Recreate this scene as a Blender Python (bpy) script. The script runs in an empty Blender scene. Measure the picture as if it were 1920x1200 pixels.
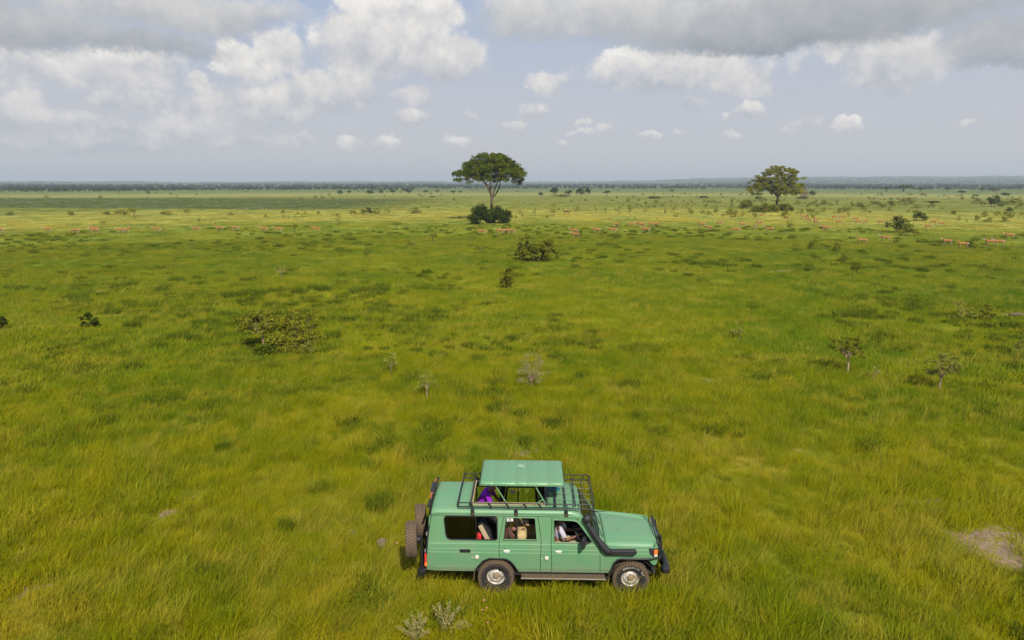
GQ = 1.0
import bpy, bmesh, math, random
import numpy as np
from mathutils import Vector, Matrix, noise as mnoise
from mathutils.geometry import tessellate_polygon

# ------------------------------------------------------------------ camera
scene = bpy.context.scene
COL = scene.collection
R = math.radians
CAM_H, PITCH, F_PX = 8.9, 11.2, 1300.0
cam_data = bpy.data.cameras.new('camera')
cam_data.sensor_width = 36.0
cam_data.lens = 36.0 * F_PX / 1920.0
cam_data.clip_start = 0.1
cam_data.clip_end = 30000.0
cam = bpy.data.objects.new('camera', cam_data)
COL.objects.link(cam)
cam.location = (0, 0, CAM_H)
cam.rotation_euler = (R(90 - PITCH), 0, 0)
scene.camera = cam

SUN_EL, SUN_AZ = 45.0, 163.0          # compass style azimuth: 0 = +Y, 90 = +X
EXPOSURE = 0.2

# ------------------------------------------------------------------ small node helper
class NT:
    def __init__(s, tree):
        s.t = tree; s.n = tree.nodes; s.l = tree.links
    def new(s, typ, **kw):
        nd = s.n.new(typ)
        for k, v in kw.items(): setattr(nd, k, v)
        return nd
    def put(s, sock, v):
        if isinstance(v, bpy.types.NodeSocket): s.l.new(v, sock)
        elif v is not None: sock.default_value = v
    def m(s, op, a, b=None, c=None, clamp=False):
        nd = s.new('ShaderNodeMath', operation=op); nd.use_clamp = clamp
        s.put(nd.inputs[0], a)
        if b is not None: s.put(nd.inputs[1], b)
        if c is not None: s.put(nd.inputs[2], c)
        return nd.outputs[0]
    def v(s, op, a, b=None):
        nd = s.new('ShaderNodeVectorMath', operation=op)
        s.put(nd.inputs[0], a)
        if b is not None: s.put(nd.inputs[1], b)
        return nd.outputs['Value'] if op in ('DOT_PRODUCT', 'LENGTH', 'DISTANCE') else nd.outputs[0]
    def xyz(s, x, y, z=0.0):
        nd = s.new('ShaderNodeCombineXYZ')
        for i, q in enumerate((x, y, z)): s.put(nd.inputs[i], q)
        return nd.outputs[0]
    def sep(s, v):
        nd = s.new('ShaderNodeSeparateXYZ'); s.put(nd.inputs[0], v)
        return nd.outputs
    def noise(s, vec, scale, detail=4.0, rough=0.55, dist=0.0, dim='3D', col=False):
        nd = s.new('ShaderNodeTexNoise', noise_dimensions=dim)
        s.put(nd.inputs['Vector'], vec)
        nd.inputs['Scale'].default_value = scale; nd.inputs['Detail'].default_value = detail
        nd.inputs['Roughness'].default_value = rough; nd.inputs['Distortion'].default_value = dist
        return nd.outputs['Color'] if col else nd.outputs[0]
    def mix(s, f, a, b):
        nd = s.new('ShaderNodeMix', data_type='RGBA')
        s.put(nd.inputs[0], f); s.put(nd.inputs[6], a); s.put(nd.inputs[7], b)
        return nd.outputs[2]
    def ss(s, x, lo, hi, a=0.0, b=1.0):
        nd = s.new('ShaderNodeMapRange', interpolation_type='SMOOTHSTEP')
        s.put(nd.inputs[0], x)
        for i, q in enumerate((lo, hi, a, b)): s.put(nd.inputs[i + 1], q)
        return nd.outputs[0]
    def lin(s, x, lo, hi, a=0.0, b=1.0):
        nd = s.new('ShaderNodeMapRange')
        s.put(nd.inputs[0], x)
        for i, q in enumerate((lo, hi, a, b)): s.put(nd.inputs[i + 1], q)
        return nd.outputs[0]
    def ramp(s, f, stops, interp='LINEAR'):
        nd = s.new('ShaderNodeValToRGB'); cr = nd.color_ramp; cr.interpolation = interp
        while len(cr.elements) < len(stops): cr.elements.new(0.5)
        for e, (p, c) in zip(cr.elements, stops): e.position = p
        for e, (p, c) in zip(cr.elements, stops): e.color = (*c, 1)
        s.put(nd.inputs[0], f)
        return nd.outputs[0]

def rgb(r, g, b): return (r, g, b, 1.0)
def srgb(r, g, b):
    f = lambda c: (c/255/12.92 if c/255 <= .04045 else ((c/255+.055)/1.055)**2.4)
    return (f(r), f(g), f(b), 1.0)

# ------------------------------------------------------------------ pixel helpers (photograph pixels, 1920 x 1200)
def ray(px, py):
    x = (px - 960) / F_PX; y = -(py - 600) / F_PX
    p = R(PITCH)
    d = Vector((x, math.cos(p) + y * math.sin(p), -math.sin(p) + y * math.cos(p)))
    return d.normalized()
def azel(px, py):
    d = ray(px, py)
    return math.degrees(math.atan2(d.x, d.y)), math.degrees(math.asin(d.z))

# ------------------------------------------------------------------ world: hazy daylight sky with cumulus
world = bpy.data.worlds.new('World'); scene.world = world; world.use_nodes = True
W = NT(world.node_tree); W.n.clear()
wout = W.new('ShaderNodeOutputWorld'); bg = W.new('ShaderNodeBackground')
W.l.new(bg.outputs[0], wout.inputs[0])
sky = W.new('ShaderNodeTexSky', sky_type='NISHITA')
sky.sun_disc = False
sky.sun_elevation = R(SUN_EL); sky.sun_rotation = R(SUN_AZ)
sky.altitude = 900; sky.air_density = 1.0; sky.dust_density = 2.0; sky.ozone_density = 1.0
SKY_STRENGTH = 0.09
tc = W.new('ShaderNodeTexCoord')
dirv = tc.outputs['Generated']
dx, dy, dz = W.sep(dirv)
az = W.m('MULTIPLY', W.m('ARCTAN2', dx, dy), 57.2958)
el = W.m('MULTIPLY', W.m('ARCSINE', dz), 57.2958)
# clear air: the physical sky, whitened by the moist haze of the plain
clear = W.v('SCALE', sky.outputs[0]); W.n[-1].inputs['Scale'].default_value = SKY_STRENGTH
hz = W.ss(el, 0.0, 45.0, 0.96, 0.5)
haze_sky = W.ramp(W.lin(el, -2.0, 30.0), [(0.0, srgb(206, 204, 204)[:3]), (0.10, srgb(202, 202, 206)[:3]),
                                          (0.28, srgb(194, 198, 209)[:3]), (0.45, srgb(180, 193, 216)[:3]), (1.0, srgb(150, 178, 222)[:3])])
clear = W.mix(hz, clear, haze_sky)
base = W.xyz(az, el, 0.0)
def cloud_field(vec, blobs, warp_scale, warp_amp, fine_amp):
    """vec in degrees (azimuth, elevation); returns (coverage field, mean relative height inside the blobs)"""
    wn = W.noise(vec, warp_scale, 4.0, 0.55, 0.0, col=True)
    wv = W.v('MULTIPLY', W.v('SUBTRACT', wn, (0.5, 0.5, 0.5)), (warp_amp, warp_amp * 0.75, 0.0))
    p = W.v('ADD', vec, wv)
    wf = W.noise(vec, 2.2, 4.0, 0.65, 0.0, col=True)     # fine ragged edges
    p = W.v('ADD', p, W.v('MULTIPLY', W.v('SUBTRACT', wf, (0.5, 0.5, 0.5)), (fine_amp, fine_amp * 0.8, 0.0)))
    acc = None; sw = None; sh = None
    for kk, (cx, cy, rx, ry, wgt, tone) in enumerate(blobs):
        if kk and kk % 8 == 0:      # keeps the node evaluation in order (Cycles has a limited node stack)
            p = W.v('ADD', p, W.m('MULTIPLY', W.m('ADD', acc, W.m('ADD', sw, sh)), 1e-7))
        a, e = azel(cx, cy)
        q = W.v('MULTIPLY', W.v('SUBTRACT', p, (a, e, 0.0)), (22.7 / rx, 22.7 / ry, 0.0))
        d2 = W.v('DOT_PRODUCT', q, q)
        val = W.m('MULTIPLY_ADD', d2, -wgt, wgt)
        acc = val if acc is None else W.m('SMOOTH_MAX', acc, val, 0.12)
        g = W.m('EXPONENT', W.m('MULTIPLY', d2, -1.6))
        qy = W.m('ADD', W.sep(q)[1], tone)
        h = W.m('MULTIPLY', g, qy)
        sw = W.m('ADD', g, 0.02) if sw is None else W.m('ADD', sw, g)
        sh = h if sh is None else W.m('ADD', sh, h)
    return acc, W.m('DIVIDE', sh, sw)

FAR_CLOUDS = [  # px, py, rx, ry, weight, tone (+ = brighter)
    (60, 125, 150, 42, 1.0, .45), (220, 128, 140, 46, 1.2, .35), (300, 115, 60, 34, .9, .4), (440, 112, 46, 44, 1.5, 1.0), (470, 135, 40, 24, 1.2, .8), (370, 147, 26, 24, 1.2, .9), (524, 98, 58, 52, 1.3, .45),
    (430, 195, 110, 44, 1.0, .25), (560, 185, 140, 44, 1.0, .35), (690, 80, 110, 80, 1.5, .45), (830, 105, 100, 50, 1.6, .55), (770, 60, 100, 70, 1.3, .5), (690, 5, 75, 36, 1.6, 1.2), (815, 15, 60, 46, 1.3, .8), (640, 165, 120, 42, 1.0, .1),
    (765, 178, 62, 17, 1.1, .5), (770, 216, 46, 19, 1.2, .5), (545, 218, 60, 16, 1.1, .5), (48, 192, 50, 34, .9, .45), (15, 220, 60, 26, 1.0, .4),
    (300, 190, 190, 26, 1.0, .15), (190, 236, 250, 24, 1.1, .15), (110, 270, 240, 20, 1.0, .1), (420, 262, 150, 16, .9, .1), (340, 246, 90, 14, 1.1, .5), (420, 225, 120, 24, .8, .2), (410, 272, 30, 15, 1.1, .7), (290, 275, 90, 14, .8, .1),
    (545, 268, 45, 18, 1.1, .5), (655, 264, 30, 19, 1.1, .5), (722, 268, 28, 16, 1.1, .5), (857, 268, 34, 12, 1.1, .5), (885, 214, 20, 13, .9, .3),
    (1028, 155, 50, 27, 1.2, .5), (1050, 187, 22, 13, 1.0, .6), (1005, 206, 58, 22, .75, .1), (965, 236, 30, 10, 1.1, .4), (1092, 228, 22, 10, .9, .3),
    (1092, 248, 28, 9, 1.1, .5), (1130, 243, 26, 10, 1.1, .6), (1055, 267, 16, 8, 1.0, .4), (1222, 250, 24, 11, 1.2, .6), (1277, 249, 18, 10, .8, .3),
    (1270, 134, 205, 42, 1.4, .4), (1170, 122, 85, 34, 1.3, .5), (1400, 150, 66, 36, 1.3, .6),
    (1407, 208, 30, 19, 1.2, .5), (1367, 218, 16, 11, .9, .3), (1367, 250, 22, 9, 1.0, .4), (1508, 234, 44, 17, .9, .2), (1592, 234, 32, 16, 1.4, .7),
    (1820, 232, 24, 7, .7, .1), (1297, 190, 34, 16, .8, .1), (1680, 118, 105, 64, 1.15, .5), (1610, 85, 100, 44, .9, .4), (1530, 110, 110, 32, .5, .1)]
NEAR_CLOUDS = [
    (1000, 25, 150, 60, 1.2, .7), (1180, 20, 200, 70, 1.3, .6), (1330, 40, 220, 66, 1.4, .25), (1560, 10, 240, 82, 1.7, -.25), (1420, 74, 200, 36, 1.6, -.30), (1780, -10, 190, 56, 1.3, .0),
    (1880, 66, 130, 48, 1.3, .3), (1740, 95, 100, 24, .5, .0), (1890, 106, 130, 22, 1.0, -.3),
    (40, 40, 190, 50, 1.3, .05), (330, 22, 210, 46, 1.4, .8), (240, 76, 230, 26, 1.1, -.1), (480, 15, 120, 34, 1.1, .4), (100, -40, 280, 54, 1.3, .4)]

nb = W.noise(base, 0.55, 7.0, 0.6)
vor = W.new('ShaderNodeTexVoronoi', feature='SMOOTH_F1')
W.put(vor.inputs['Vector'], base); vor.inputs['Scale'].default_value = 0.55; vor.inputs['Detail'].default_value = 3.0
vor.inputs['Roughness'].default_value = 0.6; vor.inputs['Smoothness'].default_value = 0.5
puff = W.m('SUBTRACT', 1.0, vor.outputs['Distance'])
def layer(blobs, wscale, wamp, wfine, edge, puff_amt, noise_amt, stops, opac, lift, mottle, grow_=0.0):
    D, S = cloud_field(base, blobs, wscale, wamp, wfine); D = W.m('ADD', D, grow_)
    D = W.m('ADD', D, W.m('MULTIPLY', W.m('SUBTRACT', puff, 0.55), puff_amt))
    D = W.m('ADD', D, W.m('MULTIPLY', W.m('SUBTRACT', nb, 0.5), noise_amt))
    mask = W.m('MULTIPLY', W.ss(D, 0.0, edge), opac)
    lit = W.m('ADD', S, W.m('MULTIPLY', W.m('SUBTRACT', puff, 0.62), 0.9 * mottle))
    lit = W.m('ADD', lit, W.m('MULTIPLY', W.m('SUBTRACT', nb, 0.5), 1.7 * mottle))
    lit = W.lin(W.m('ADD', lit, lift), -1.0, 1.2)
    return mask, W.ramp(lit, [(p_, srgb(*c_)[:3]) for p_, c_ in stops])
fm, fc = layer(FAR_CLOUDS, 0.42, 2.2, 0.85, 0.72, 0.45, 1.0, [(0.0, (168, 174, 185)), (0.25, (186, 190, 198)), (0.48, (208, 208, 211)), (0.72, (227, 224, 221)), (1.0, (247, 243, 237))], 0.95, 0.50, 0.95, 0.09)
fm = W.m('MULTIPLY', fm, W.ss(el, 0.8, 7.0, 0.70, 1.0))   # the low ones sink into the haze
nm, nc = layer(NEAR_CLOUDS, 0.16, 4.0, 1.6, 1.1, 0.2, 0.6, [(0.0, (150, 157, 164)), (0.25, (170, 175, 180)), (0.5, (188, 190, 193)), (0.72, (210, 209, 208)), (1.0, (230, 227, 222))], 0.97, 0.16, 0.42)
# the same broken cumulus goes on over the rest of the sky, outside the modelled part
gen_n = W.noise(W.v('MULTIPLY', dirv, (3.0, 3.0, 8.0)), 1.4, 6.0, 0.58, 0.3)
gm = W.m('MULTIPLY', W.ss(gen_n, 0.46, 0.60), 0.85)
gc = W.ramp(W.lin(gen_n, 0.46, 0.78), [(0.0, srgb(205, 206, 208)[:3]), (0.5, srgb(190, 194, 200)[:3]), (1.0, srgb(160, 167, 176)[:3])])
out_az = W.ss(W.m('ABSOLUTE', az), 38.0, 48.0); out_el = W.ss(el, 15.0, 22.0); back = W.m('GREATER_THAN', 0.0, dy)
outside = W.m('MAXIMUM', W.m('MAXIMUM', out_az, out_el), back)
gm = W.m('MULTIPLY', W.m('MULTIPLY', gm, outside), W.ss(el, 1.0, 7.0))
skyc = W.mix(fm, clear, fc)
skyc = W.mix(nm, skyc, nc)
skyc = W.mix(gm, skyc, gc)
W.put(bg.inputs[0], skyc)
bg.inputs[1].default_value = 0.87     # the sky colours above are display values; exposure is a little over 0
world.cycles.sampling_method = 'MANUAL'; world.cycles.sample_map_resolution = 512

# ------------------------------------------------------------------ sun
sd = bpy.data.lights.new('sun', 'SUN'); sd.energy = 4.6; sd.angle = R(1.5); sd.color = (1.0, 0.94, 0.83)
sun = bpy.data.objects.new('sun', sd); COL.objects.link(sun)
a = R(SUN_AZ); e = R(SUN_EL)
to_sun = Vector((math.sin(a) * math.cos(e), math.cos(a) * math.cos(e), math.sin(e)))
sun.rotation_euler = to_sun.to_track_quat('Z', 'Y').to_euler()
sun.location = to_sun * 60

scene.view_settings.view_transform = 'Standard'
scene.view_settings.look = 'None'
scene.view_settings.exposure = EXPOSURE
scene.view_settings.gamma = 1.0
scene.view_settings.use_curve_mapping = False
scene.render.engine = 'CYCLES'
scene.cycles.max_bounces = 6; scene.cycles.diffuse_bounces = 2; scene.cycles.glossy_bounces = 3
scene.cycles.transmission_bounces = 4; scene.cycles.transparent_max_bounces = 8; scene.cycles.volume_bounces = 0
scene.cycles.caustics_reflective = False; scene.cycles.caustics_refractive = False
scene.cycles.use_denoising = True
scene.cycles.use_adaptive_sampling = True; scene.cycles.adaptive_threshold = 0.015

# ------------------------------------------------------------------ object helpers
def tag(o, label=None, cat=None, group=None, kind=None):
    if label: o['label'] = label
    if cat: o['category'] = cat
    if group: o['group'] = group
    if kind: o['kind'] = kind
    return o
def link(name, mesh, parent=None, loc=None):
    o = bpy.data.objects.new(name, mesh)
    COL.objects.link(o)
    if parent: o.parent = parent
    if loc: o.location = loc
    return o
def empty(name, loc=(0, 0, 0), rz=0.0):
    o = bpy.data.objects.new(name, None); COL.objects.link(o)
    o.location = loc; o.rotation_euler = (0, 0, rz); o.empty_display_size = 0.3
    return o
def mesh_np(name, verts, faces, mats=None, smooth=False, corner=None):
    """verts (n,3); faces (m,k) uniform polygons"""
    me = bpy.data.meshes.new(name)
    verts = np.asarray(verts, dtype=np.float32); faces = np.asarray(faces, dtype=np.int32)
    m, k = faces.shape
    me.vertices.add(len(verts)); me.vertices.foreach_set('co', verts.ravel())
    me.loops.add(m * k); me.loops.foreach_set('vertex_index', faces.ravel())
    me.polygons.add(m); me.polygons.foreach_set('loop_start', np.arange(0, m * k, k, dtype=np.int32))
    try: me.polygons.foreach_set('loop_total', np.full(m, k, dtype=np.int32))
    except Exception: pass
    if smooth: me.polygons.foreach_set('use_smooth', np.ones(m, dtype=bool))
    me.update(calc_edges=True)
    for mt in (mats or []): me.materials.append(mt)
    return me

def material(name):
    mt = bpy.data.materials.new(name); mt.use_nodes = True
    t = NT(mt.node_tree); t.n.clear()
    out = t.new('ShaderNodeOutputMaterial')
    return mt, t, out
# ------------------------------------------------------------------ terrain
def smooth(x, a, b):
    t = np.clip((x - a) / (b - a), 0, 1); return t * t * (3 - 2 * t)
def wav(x, y, f, ph):
    return np.sin(x * f + ph) * np.cos(y * f * 1.13 + ph * 1.7) + 0.5 * np.sin(x * f * 2.3 + y * f * 1.9 + ph * 2.1)
def terrain(x, y):
    x = np.asarray(x, dtype=float); y = np.asarray(y, dtype=float)
    r = np.hypot(x, y); azm = np.degrees(np.arctan2(x, np.maximum(y, 1e-3)))
    near = 0.05 * wav(x, y, 0.35, 0.3) + 0.07 * wav(x, y, 0.11, 1.3)
    near = near * (0.35 + 0.65 * smooth(r, 20, 45))            # flatter round the vehicle
    rightward = smooth(azm, 4, 22)
    hill = smooth(r, 2300, 6800) * (19 + 38 * rightward + 4.0 * wav(azm, azm * 0.3, 0.42, 2.0) + 1.5 * wav(azm, azm, 1.4, .4))
    hill = hill * np.where(y > 0, 1.0, 0.5)
    return near + hill
def tz(x, y): return float(terrain(x, y))
def at(px, py):
    """the point of the ground under one spot of the photograph"""
    d = ray(px, py); t = CAM_H / -d.z
    for _ in range(3):
        p = Vector((0, 0, CAM_H)) + d * t
        t = (CAM_H - tz(p.x, p.y)) / -d.z
    p = Vector((0, 0, CAM_H)) + d * t
    return Vector((p.x, p.y, tz(p.x, p.y)))
def m_per_px(p):
    """metres per photograph pixel at a ground point"""
    dep = p.y * math.cos(R(PITCH)) + (CAM_H - p.z) * math.sin(R(PITCH))
    return dep / F_PX

# bare earth spots: px, py, half width px, half height px
SOIL = [(1862, 1032, 72, 23), (1905, 1060, 60, 22), (1830, 1006, 60, 14), (1905, 1008, 44, 16), (1745, 945, 40, 10), (1322, 713, 18, 6), (985, 852, 34, 7), (112, 808, 22, 6), (660, 1003, 10, 12), (345, 927, 24, 5), (320, 965, 18, 10), (930, 1168, 26, 7),
        (285, 608, 20, 3), (165, 547, 22, 3), (520, 852, 10, 4), (1500, 846, 10, 4), (1740, 945, 30, 6), (1470, 508, 20, 2), (1900, 590, 18, 3), (60, 1110, 30, 6)]
SOILP = []
for (sx, sy, hw, hh) in SOIL:
    p = at(sx, sy); k = m_per_px(p); q = at(sx, sy - hh)
    SOILP.append((p.x, p.y, hw * k, max(0.15, abs(q.y - p.y))))

def soil_mask(t, pos):
    """node version of the soil spots"""
    wn = t.noise(pos, 1.4, 4.0, 0.6, col=True)
    p = t.v('ADD', pos, t.v('MULTIPLY', t.v('SUBTRACT', wn, (0.5, 0.5, 0.5)), (1.8, 2.6, 0)))
    acc = None
    for (x, y, a, b) in SOILP:
        q = t.v('MULTIPLY', t.v('SUBTRACT', p, (x, y, 0)), (1 / a, 1 / b, 0))
        d = t.v('LENGTH', q)
        acc = d if acc is None else t.m('MINIMUM', acc, d)
    return t.ss(acc, 0.55, 1.15, 1.0, 0.0)

# one node group gives the colour of the meadow at a world position, used by ground and blades alike
mg = bpy.data.node_groups.new('meadow_colour', 'ShaderNodeTree')
mg.interface.new_socket('Position', in_out='INPUT', socket_type='NodeSocketVector')
mg.interface.new_socket('Random', in_out='INPUT', socket_type='NodeSocketFloat')
mg.interface.new_socket('Color', in_out='OUTPUT', socket_type='NodeSocketColor')
G = NT(mg); gi = G.new('NodeGroupInput'); go = G.new('NodeGroupOutput')
pos = gi.outputs[0]; rnd = gi.outputs[1]
px_, py_, pz_ = G.sep(pos)
flat = G.xyz(px_, py_, 0)
rr = G.v('LENGTH', flat)
wob = G.m('MULTIPLY', G.m('SUBTRACT', G.noise(G.v('MULTIPLY', flat, (0.25, 1.0, 1)), 0.02, 4.0), 0.5), 0.16)
lg = G.m('MULTIPLY', G.m('ADD', G.m('LOGARITHM', rr, 10.0), wob), 0.25)
zone = G.ramp(lg, [
    (0.26, (0.365, 0.310, 0.005)), (0.33, (0.335, 0.312, 0.005)), (0.40, (0.300, 0.300, 0.006)), (0.47, (0.262, 0.275, 0.010)), (0.515, (0.252, 0.260, 0.014)),
    (0.545, (0.250, 0.260, 0.018)), (0.563, (0.46, 0.378, 0.060)), (0.592, (0.44, 0.368, 0.065)), (0.605, (0.275, 0.270, 0.048)), (0.665, (0.28, 0.270, 0.058)),
    (0.690, (0.36, 0.312, 0.09)), (0.712, (0.18, 0.20, 0.055)), (0.76, (0.12, 0.15, 0.045)), (0.80, (0.07, 0.10, 0.04))])
# patches: dry, lush
n1 = G.noise(flat, 0.085, 5.0, 0.6); n2 = G.noise(G.v('ADD', flat, (31, 7, 3)), 0.33, 5.0, 0.62); n3 = G.noise(G.v('ADD', flat, (3, 71, 3)), 1.5, 4.0, 0.6)
lush = G.m('MULTIPLY', G.ss(G.m('ADD', n1, G.m('MULTIPLY', G.m('SUBTRACT', n2, .5), .6)), 0.43, 0.60), 0.9)
col = G.mix(lush, zone, G.v('MULTIPLY', zone, (0.62, 0.82, 0.9)))
# real patches where the straw shows through
dryn = G.m('ADD', G.m('MULTIPLY', n2, 0.6), G.m('MULTIPLY', n3, 0.4))
nearf = G.ss(rr, 24.0, 60.0, 1.0, 0.55)
dry = G.m('MULTIPLY', G.m('MULTIPLY', G.ss(dryn, 0.49, 0.62), 0.85), nearf)
col = G.mix(dry, col, (0.44, 0.345, 0.022, 1))
# colour made darker and greener to the right in the middle distance
rg = G.m('MULTIPLY', G.ss(px_, 2.0, 30.0), G.ss(rr, 22, 40)); rg = G.m('MULTIPLY', rg, G.ss(rr, 60, 110, 1.0, 0.0))
col = G.mix(G.m('MULTIPLY', rg, 0.35), col, G.v('MULTIPLY', col, (0.62, 0.80, 0.7)))
# ground colour darkened over the field on the left, far away
fx = G.m('ADD', px_, G.m('MULTIPLY', G.m('SUBTRACT', n1, .5), 30)); fy = G.m('ADD', py_, G.m('MULTIPLY', G.m('SUBTRACT', n1, .5), 14))
fy = G.m('SUBTRACT', fy, G.m('MULTIPLY', px_, -0.13))
fm1 = G.m('MULTIPLY', G.ss(fy, 222, 236), G.ss(fy, 350, 420, 1.0, 0.0))
fm1 = G.m('MULTIPLY', fm1, G.ss(fx, -75, -30, 1.0, 0.0))
col = G.mix(G.m('MULTIPLY', fm1, 0.92), col, (0.115, 0.145, 0.045, 1))
n4 = G.noise(G.v('ADD', flat, (13, 5, 9)), 0.75, 4.0, 0.7)
blot = G.m('MULTIPLY', G.ss(n4, 0.40, 0.60, 1.0, 0.0), G.ss(rr, 60, 200, 0.85, 0.3))
col = G.mix(blot, col, G.v('MULTIPLY', col, (0.74, 0.86, 0.85)))
# per tuft variation
dark_t = G.ss(rnd, 0.0, 0.42, 1.0, 0.0)
col = G.mix(G.m('MULTIPLY', dark_t, 0.85), col, G.v('MULTIPLY', col, (0.50, 0.68, 0.8)))
straw = G.m('MULTIPLY', G.ss(rnd, 0.84, 0.96), 0.36)
col = G.mix(straw, col, (0.54, 0.42, 0.075, 1))
G.l.new(col, go.inputs[0])

def meadow(t, pos, rnd):
    g = t.new('ShaderNodeGroup'); g.node_tree = mg
    t.put(g.inputs[0], pos); t.put(g.inputs[1], rnd)
    return g.outputs[0]

# ground material
M_ground, t, out = material('meadow_ground')
geo = t.new('ShaderNodeNewGeometry'); pos = geo.outputs['Position']
fine = t.noise(pos, 5.0, 6.0, 0.7); coarse = t.noise(t.v('MULTIPLY', pos, (1, .45, 1)), 0.9, 6.0, 0.65)
c = meadow(t, pos, t.lin(fine, 0.3, 0.7))
r_ = t.v('LENGTH', pos)
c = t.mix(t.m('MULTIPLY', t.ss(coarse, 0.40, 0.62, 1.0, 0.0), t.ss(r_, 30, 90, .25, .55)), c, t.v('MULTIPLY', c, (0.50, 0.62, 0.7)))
# floor of the sward: old stems and soil between the tufts, only where blades stand on it
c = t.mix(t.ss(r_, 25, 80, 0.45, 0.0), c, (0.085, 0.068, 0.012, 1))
soil = t.m('MULTIPLY', soil_mask(t, pos), t.ss(t.noise(pos, 3.0, 5.0, .7), .38, .52, .25, 1.0))
gr = t.noise(pos, 9.0, 6.0, 0.7)
soilc = t.ramp(gr, [(0.3, (0.15, 0.100, 0.062)), (0.55, (0.31, 0.215, 0.145)), (0.75, (0.42, 0.30, 0.215))])
c = t.mix(t.m('MULTIPLY', soil, 0.95), c, soilc)
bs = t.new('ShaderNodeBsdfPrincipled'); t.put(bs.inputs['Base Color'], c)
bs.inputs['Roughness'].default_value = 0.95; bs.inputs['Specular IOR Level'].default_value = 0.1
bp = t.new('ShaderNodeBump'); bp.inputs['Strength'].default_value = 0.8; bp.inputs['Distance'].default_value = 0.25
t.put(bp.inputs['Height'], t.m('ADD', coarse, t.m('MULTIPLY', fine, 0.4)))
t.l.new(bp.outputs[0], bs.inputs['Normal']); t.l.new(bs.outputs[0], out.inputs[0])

# ground sheet: rings round the camera, growing outwards to the horizon
nseg = 288
radii = np.concatenate([np.linspace(1.5, 60, 90), 60 * np.exp(np.linspace(0, math.log(7600 / 60), 130))[1:]])
th = np.linspace(0, 2 * np.pi, nseg, endpoint=False)
RR, TT = np.meshgrid(radii, th, indexing='ij')
gx = (RR * np.sin(TT)).ravel(); gy = (RR * np.cos(TT)).ravel()
gz = terrain(gx, gy)
gv = np.stack([gx, gy, gz], 1)
i = np.arange(len(radii) - 1)[:, None] * nseg; j = np.arange(nseg)[None, :]
f = np.stack([i + j, i + nseg + j, i + nseg + (j + 1) % nseg, i + (j + 1) % nseg], -1).reshape(-1, 4)[:, ::-1]
gv = np.vstack([gv, [[0, 0, tz(0, 0)]]])
me = mesh_np('ground', gv, f, [M_ground], smooth=True)
bm = bmesh.new(); bm.from_mesh(me); bm.verts.ensure_lookup_table()
cidx = len(gv) - 1
for q in range(nseg): bm.faces.new((bm.verts[cidx], bm.verts[(q + 1) % nseg], bm.verts[q]))
bmesh.ops.recalc_face_normals(bm, faces=bm.faces[:])
bm.to_mesh(me); bm.free()
if me.polygons[0].normal.z < 0: me.flip_normals()
ground = link('ground', me); tag(ground, kind='structure')

# ------------------------------------------------------------------ haze
HAZE = 2.2e-4
bm = bmesh.new(); bmesh.ops.create_cube(bm, size=1.0)
for v in bm.verts: v.co = Vector((v.co.x * 17600, v.co.y * 17600, 44 + v.co.z * 96))
me = bpy.data.meshes.new('haze'); bm.to_mesh(me); bm.free()
mh, t, out = material('haze_air')
pv = t.new('ShaderNodeVolumePrincipled')
pv.inputs['Color'].default_value = (0.78, 0.88, 0.98, 1); pv.inputs['Density'].default_value = HAZE
pv.inputs['Anisotropy'].default_value = 0.1
t.l.new(pv.outputs[0], out.inputs['Volume']); me.materials.append(mh)
haze = link('haze', me); tag(haze, kind='stuff')

# ------------------------------------------------------------------ grass
rng = np.random.default_rng(11)
def blade_mat(name, hue=None, trans=0.40):
    mt, t, out = material(name)
    geo = t.new('ShaderNodeNewGeometry'); oi = t.new('ShaderNodeObjectInfo')
    c = meadow(t, geo.outputs['Position'], oi.outputs['Random'])
    n = t.noise(geo.outputs['Position'], 14.0, 2.0)
    c = t.v('MULTIPLY', c, t.mix(n, (0.62, 0.70, 0.75, 1), (1.42, 1.32, 1.2, 1)))
    if hue: c = t.v('MULTIPLY', c, hue)
    d = t.new('ShaderNodeBsdfDiffuse'); tr = t.new('ShaderNodeBsdfTranslucent'); gl = t.new('ShaderNodeBsdfGlossy')
    t.put(d.inputs[0], c); t.put(tr.inputs[0], t.v('MULTIPLY', c, (1.15, 1.2, .8)))
    gl.inputs[0].default_value = (0.8, 0.8, 0.75, 1); gl.inputs[1].default_value = 0.45
    m1 = t.new('ShaderNodeMixShader'); m1.inputs[0].default_value = trans
    t.l.new(d.outputs[0], m1.inputs[1]); t.l.new(tr.outputs[0], m1.inputs[2])
    # thin curved blades scatter as if they faced more nearly upwards than their flat cards do
    nn = t.v('NORMALIZE', t.v('ADD', t.v('SCALE', geo.outputs['Normal']), (0.0, 0.0, 0.75))); t.n[-3].inputs['Scale'].default_value = 0.5
    t.put(d.inputs['Normal'], nn)
    m2 = t.new('ShaderNodeMixShader'); m2.inputs[0].default_value = 0.004
    t.l.new(m1.outputs[0], m2.inputs[1]); t.l.new(gl.outputs[0], m2.inputs[2])
    t.l.new(m2.outputs[0], out.inputs[0])
    return mt
M_blade = blade_mat('grass_blades')

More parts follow.
